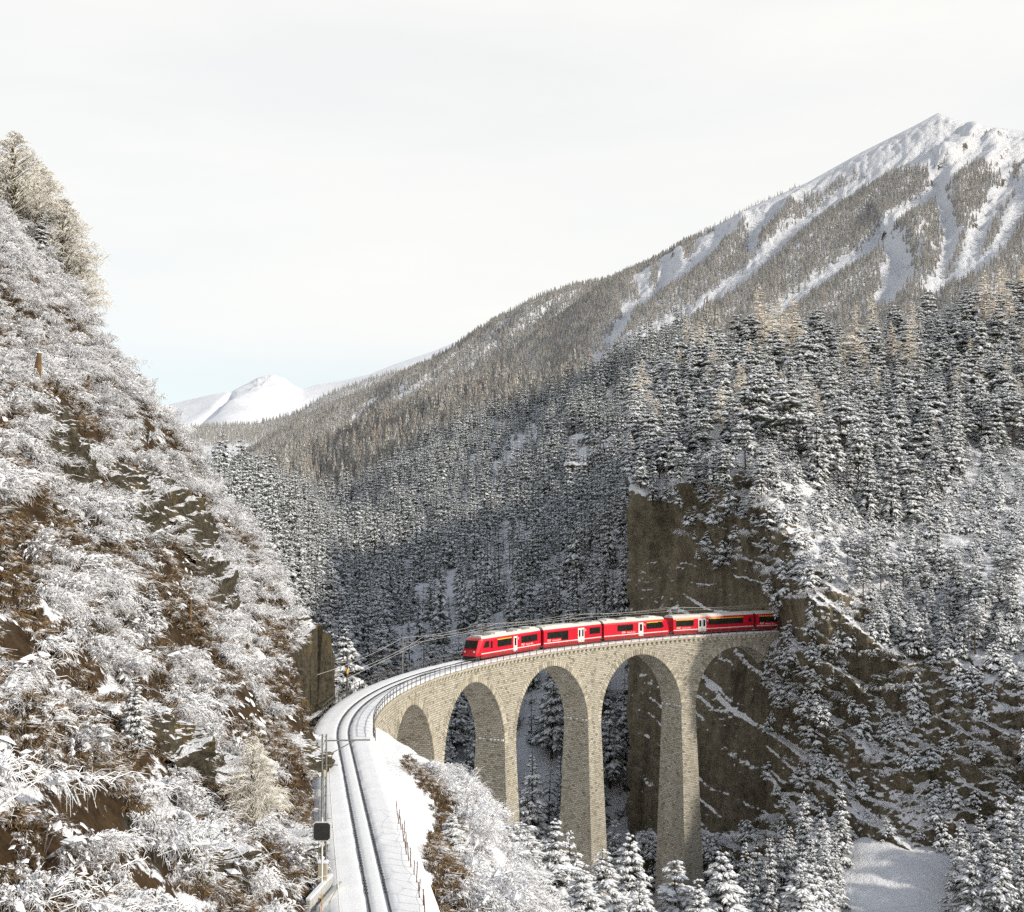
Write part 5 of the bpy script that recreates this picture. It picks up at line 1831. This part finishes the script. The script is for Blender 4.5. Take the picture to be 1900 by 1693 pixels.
# ------------------------------------------------------------------ frosted shrubs
def left_points():
    r = np.random.default_rng(5)
    n = 22000
    X = r.uniform(-75, -9, n); Y = r.uniform(38, 178, n)
    Z = near_z(X, Y)
    P = np.stack([X, Y, Z], 1)
    q = to_px(P)
    s, o = path_off(X, Y)
    ok = (q[:, 0] > -60) & (q[:, 0] < 640) & (q[:, 1] > 200) & (q[:, 1] < 1760) & (o < -4.2)
    open_ = np.zeros(n, bool)
    for pl in ([(40, 1320), (230, 1310), (330, 1450), (300, 1570), (60, 1570), (20, 1450)], [(290, 1380), (420, 1330), (500, 1480), (420, 1560), (330, 1500)], [(170, 860), (300, 880), (380, 940), (400, 1060), (320, 1100), (220, 1000)],
               [(30, 700), (170, 740), (160, 860), (60, 820)], [(230, 1060), (330, 1100), (330, 1180), (240, 1150)], [(480, 1280), (590, 1200), (606, 1500), (560, 1600), (500, 1450)], [(0, 880), (120, 940), (130, 1010), (0, 980)]):
        open_ |= inpoly(q, pl)
    nz = fbm(P / 9.0 + 2, 3)
    ok &= (nz > np.interp(q[:, 1], [300, 900, 1300, 1700], [-0.45, -0.18, 0.06, 0.12])) & (~open_ | (r.random(n) < 0.08))
    P = P[ok]
    return poisson(P, 1.1)


LP = left_points()
d = np.linalg.norm(LP - np.array([0, 0, CAM_H]), axis=1)
LP = LP[np.argsort(d)]


def gorge_points():
    r = np.random.default_rng(8)
    n = 9000
    X = r.uniform(-14, 40, n); Y = r.uniform(60, 185, n)
    P = np.stack([X, Y, near_z(X, Y)], 1)
    q = to_px(P); s, o = path_off(X, Y)
    ok = inpoly(q, [(760, 1420), (840, 1440), (900, 1480), (1000, 1560), (1300, 1690), (1300, 1800), (770, 1800), (800, 1640), (870, 1560), (830, 1480)]) & (o > 5)
    br = inpoly(q, [(735, 1400), (790, 1420), (850, 1500), (900, 1640), (850, 1700), (770, 1640)])
    ok &= ~br | (r.random(n) < 0.25)
    return poisson(P[ok], 1.7)


GP = gorge_points()
NL, NG = 190, 100
rs2 = random.Random(9)


def shrub_obj(p, lab, grp, sc):
    o = obj('frosted_shrub', SHRUB[rs2.randrange(len(SHRUB))], ())
    o.location = (p[0], p[1], p[2] - 0.1); o.rotation_euler = (rs2.uniform(-.1, .1), rs2.uniform(.1, .45), rs2.uniform(-.9, .9))
    o.scale = (sc, sc, sc * rs2.uniform(.8, 1.2))
    tag(o, lab, 'shrub', grp)


def size_px(P):
    return 1.0 / np.linalg.norm(P - np.array([0, 0, CAM_H]), axis=1)


for p in LP[:NL]:
    qx, qy = to_px(np.array(p))
    lb = 'frosted shrub on the left slope, ' + ('at the bottom edge' if qy > 1500 else ('level with the signal board' if qy > 1330 else ('level with the viaduct deck' if qy > 1150 else 'higher than the train')))
    lb += ', next to the track' if qx > 400 else (', at the left edge' if qx < 150 else '')
    shrub_obj(p, lb, 'frosted shrubs on the left slope', rs2.choice((.45, .6, .8, 1.0, 1.25)) * rs2.uniform(.85, 1.15))
scatter('shrubbery', SHRUB, LP[NL:] + np.array([0, 0, -.1]), np.random.default_rng(1).uniform(.45, 1.25, len(LP) - NL), 'frosted undergrowth covering the upper left slope', 'undergrowth', 0.25, seed=4)
GP = GP[np.argsort(np.linalg.norm(GP - np.array([0, 0, CAM_H]), axis=1))]
for p in GP[:NG]:
    qx, qy = to_px(np.array(p))
    shrub_obj(p, 'white frosted bush on the bank between track and piers, ' + ('beside the rusty fence' if qx < 850 and qy > 1560 else ('below the low arch' if qy < 1560 else 'at the bottom edge')), 'frosted bushes below the track', rs2.uniform(.8, 1.4))
if len(GP) > NG:
    scatter('bank_shrubbery', SHRUB, GP[NG:] + np.array([0, 0, -.1]), np.random.default_rng(2).uniform(.9, 1.5, len(GP) - NG), 'frosted bushes massed round the feet of the piers', 'undergrowth', 0.25, seed=6)

def tuft_data(seed, n=26):
    r = np.random.default_rng(seed)
    az = r.uniform(0, 2 * PI, n); L = r.uniform(.25, .6, n)
    dv = np.stack([np.cos(az) + .7, np.sin(az), 0 * az], 1)
    A_ = np.stack([r.normal(0, .12, n), r.normal(0, .12, n), 0 * az - .05], 1)
    B_ = A_ + dv * (L * .35)[:, None] + np.array([0, 0, 1]) * (L * .45)[:, None]
    C_ = A_ + dv * (L * .9)[:, None] + np.array([0, 0, 1]) * (L * .15)[:, None]
    return tubes(A_, B_, C_, .022, .016, .006)


M['grass'] = m_frost('dead_grass', (0.125, 0.082, 0.040), 0.55, 0.85)
TUFT = []
for k in range(4):
    me_ = new_mesh('grass_tuft', *tuft_data(30 + k)); me_.materials.append(M['grass']); TUFT.append(me_)


def litter_points(n, seed):
    r = np.random.default_rng(seed)
    X = r.uniform(-60, -8, n); Y = r.uniform(40, 160, n)
    P = np.stack([X, Y, near_z(X, Y)], 1); q = to_px(P); s, o = path_off(X, Y)
    ok = (q[:, 0] > -30) & (q[:, 0] < 640) & (q[:, 1] > 500) & (q[:, 1] < 1740) & (o < -3.6)
    return P[ok]


gp = litter_points(60000, 15)
gp = gp[fbm(gp / 5.0 + 7, 3) > -0.05]
bank = []
r_ = np.random.default_rng(16)
X = r_.uniform(-14, 6, 12000); Y = r_.uniform(64, 150, 12000); P_ = np.stack([X, Y, near_z(X, Y)], 1)
dd_, _, tt_ = polydist(to_px(P_), [(752, 1412), (800, 1455), (835, 1530), (825, 1600), (835, 1680)])
bank = P_[(dd_ < np.interp(tt_, [0, .2, .45, .6, 1.0], [8, 20, 24, 36, 40])) & (path_off(X, Y)[1] > 3.4)]
gp = np.concatenate([gp, bank])
scatter('grass', TUFT, gp, np.random.default_rng(17).uniform(.6, 1.5, len(gp)), 'dead brown grass hanging on the steep banks', 'grass', 0.3, seed=18)
def lump_data(seed):
    r = np.random.default_rng(seed)
    nu, nv = 9, 5
    V = [(0, 0, .32)]; F3 = []; F4 = []
    for i in range(1, nv):
        rr_ = i / (nv - 1)
        for k in range(nu):
            t = 2 * PI * k / nu; q = rr_ * (1 + .35 * math.sin(2 * t + seed) + r.uniform(-.22, .22))
            V.append((q * math.cos(t) * 1.25, q * math.sin(t) * .8, .34 * (1 - rr_ ** 2.2) - .12 * (i == nv - 1) + r.uniform(-.03, .03)))
    for k in range(nu):
        F3.append((0, 1 + k, 1 + (k + 1) % nu))
    for i in range(nv - 2):
        for k in range(nu):
            F4.append((1 + i * nu + k, 1 + (i + 1) * nu + k, 1 + (i + 1) * nu + (k + 1) % nu, 1 + i * nu + (k + 1) % nu))
    return np.array(V), [np.array(F3), np.array(F4)]


LUMP = []
for k in range(5):
    me_ = new_mesh('snow_clump', *lump_data(90 + k), True); me_.materials.append(M['tree_snow']); LUMP.append(me_)
sp_ = litter_points(9000, 19)
sp_ = poisson(sp_[fbm(sp_ / 7.0 + 40, 3) > 0.05], .5)
o_ = scatter('snow_clumps', LUMP, sp_, np.random.default_rng(20).uniform(.10, .34, len(sp_)), 'soft clumps of snow caught on the left slope', 'snow', 0.0, seed=21)
n_ = len(sp_); r_ = np.random.default_rng(22)
o_.data.attributes['rot'].data.foreach_set('vector', np.stack([r_.uniform(-.2, .2, n_), r_.uniform(.45, .9, n_), r_.uniform(-.7, .7, n_)], 1).astype(np.float32).ravel())

# bushes and saplings clinging to the ledges of the cliff
def ledge_points():
    P = cliff.P
    a = np.cross(np.gradient(P, axis=1), np.gradient(P, axis=0))
    nz = np.abs(a[..., 2]) / (np.linalg.norm(a, axis=-1) + 1e-9)
    vis = (cliff.px < 1930) & (cliff.py > 820) & (cliff.py < 1640)
    bare = inpoly(cliff.Q, [(1160, 870), (1240, 860), (1260, 960), (1300, 1040), (1420, 1110), (1420, 1560), (1160, 1560)])
    w = vis * np.clip((nz - 0.30) / 0.3, 0, 1) * np.where(bare, 0.06, 1.0)
    return poisson(cliff.sample(4200, np.random.default_rng(12), w), 1.4)


KP = ledge_points()
SM = []
for k in range(3):
    V, F, mi = spruce_data(700 + k, 4.0, 1.5, 7, 5, 2, 0.95, 0.03, 0.45, 0.55)
    me_ = new_mesh('ledge_conifer', V, F, False, mi); me_.materials.append(M['needle']); me_.materials.append(M['tree_snow']); SM.append(me_)
scatter('cliff_shrubbery', SM + SHRUB[:3], KP + np.array([0, 0, -.3]), np.random.default_rng(3).uniform(.45, 1.15, len(KP)), 'snowy scrub clinging to the ledges of the cliff', 'scrub', 0.3, seed=7)

# ------------------------------------------------------------------ woods
MID = []
for k in range(5):
    V, F, mi = spruce_data(800 + k, 17.0, [2.3, 2.7, 2.1, 2.9, 2.5][k], 11, 6, 1, 0.66, 0.06, 0.32, 0.60)
    TV, TF = trunk_data(16.5, 0.22, 5)
    me_ = new_mesh('wood_spruce', np.concatenate([V, TV]), [F, TF + len(V)], False, np.concatenate([mi, np.zeros(len(TF), int)])); me_.materials.append(M['needle']); me_.materials.append(M['tree_snow']); MID.append(me_)
FAR = []
for k in range(5):
    V, F = far_tree_data(900 + k, 17.0, [2.5, 3.0, 2.2, 2.7, 3.2][k])
    me_ = new_mesh('far_spruce', V, F); me_.materials.append(M['far_tree']); FAR.append(me_)
FARL = []
for k in range(2):
    V, F = far_tree_data(950 + k, 18.0, 2.4)
    me_ = new_mesh('far_larch', V, F); me_.materials.append(M['far_larch']); FARL.append(me_)


def clearing(Q):
    c = np.zeros(Q.shape[:-1], bool)
    for pl in ([(535, 1000), (575, 975), (585, 990), (570, 1030), (540, 1030)], [(612, 1030), (660, 985), (670, 1000), (630, 1040)], [(900, 880), (990, 820), (1010, 840), (920, 905)], [(1040, 850), (1080, 830), (1090, 870), (1085, 905), (1045, 895)],
               [(500, 850), (540, 830), (570, 850), (530, 868)], [(370, 850), (480, 815), (500, 830), (420, 862)]):
        c |= inpoly(Q, pl)
    return c


def wood_valley():
    r = np.random.default_rng(31)
    Q = valley.Q
    w = np.where(clearing(Q), 0.0, 1.0)
    low = (Q[..., 1] > 1180) & (Q[..., 0] > 700)
    w = np.where(low, w * 0.35, w)
    w *= np.clip(0.8 + 0.9 * fbm(valley.P / 45, 3), 0.12, 1.2)
    P = valley.sample(20000, r, w)
    P = poisson(P, 3.7)
    q = to_px(P)
    vis = (q[:, 0] > 330) & (q[:, 0] < 1330)
    P = P[vis]
    near = P[:, 1] < 900
    print('valley trees', near.sum(), (~near).sum())
    H = np.clip(r.normal(.85, .27, len(P)), .3, 1.5)
    scatter('forest', MID, (P - [0, 0, .4])[near], H[near], 'dense snow-dusted spruce forest on the shaded valley side', 'forest', 0.04, seed=8)
    scatter('upper_forest', FAR + FARL[:1], (P - [0, 0, .4])[~near], H[~near], 'paler forest climbing the valley side far behind the train', 'forest', 0.04, seed=9)


wood_valley()


def wood_mountain():
    r = np.random.default_rng(41)
    P = mount.sample(120000, r, mount.den)
    P = P[(to_px(P)[:, 0] < 1960)]
    P = poisson(P, 5.0)
    print('mountain trees', len(P))
    scatter('mountain_forest', FAR + FARL[:1], P - [0, 0, .5], r.uniform(.45, .95, len(P)), 'snowy forest striped by white avalanche chutes on the big mountain', 'forest', 0.05, seed=10)
    P = poisson(ridge.sample(26000, r, np.clip(0.75 + fbm(ridge.P / 160, 3), 0.1, 1)), 8.0)
    print('ridge trees', len(P))
    scatter('ridge_forest', FAR, P - [0, 0, .5], r.uniform(.8, 1.5, len(P)), 'dark forest on the ridge behind, left of the big mountain', 'forest', 0.05, seed=11)
    w = ((vend.py < np.interp(vend.px, [200, 330, 470, 560, 700], [845, 832, 826, 800, 760])) | (vend.px > 540)).astype(float)
    P = poisson(vend.sample(12000, r, w), 12.0)
    scatter('valley_head_forest', FAR, P - [0, 0, .5], r.uniform(.9, 1.6, len(P)), 'far grey forest below the white peaks at the valley head', 'forest', 0.05, seed=12)
    # fringe of larches along the skyline
    q = [(x, np.interp(x, *np.array(E_TOP, float).T)) for x in np.arange(1140, 1480, 2.2)]
    pts = []
    for x, y in q:
        j = np.argmin(np.abs(mount.px[0] - x))
        pts.append(mount.P[-1 - r.integers(0, 3), j] + r.normal(0, 6, 3) * [1, 1, 0])
    scatter('skyline_forest', FARL + FAR[:1], np.array(pts) - [0, 0, 3], r.uniform(.35, .8, len(pts)), 'brown fringe of trees along the mountain skyline', 'forest', 0.05, seed=13)


wood_mountain()
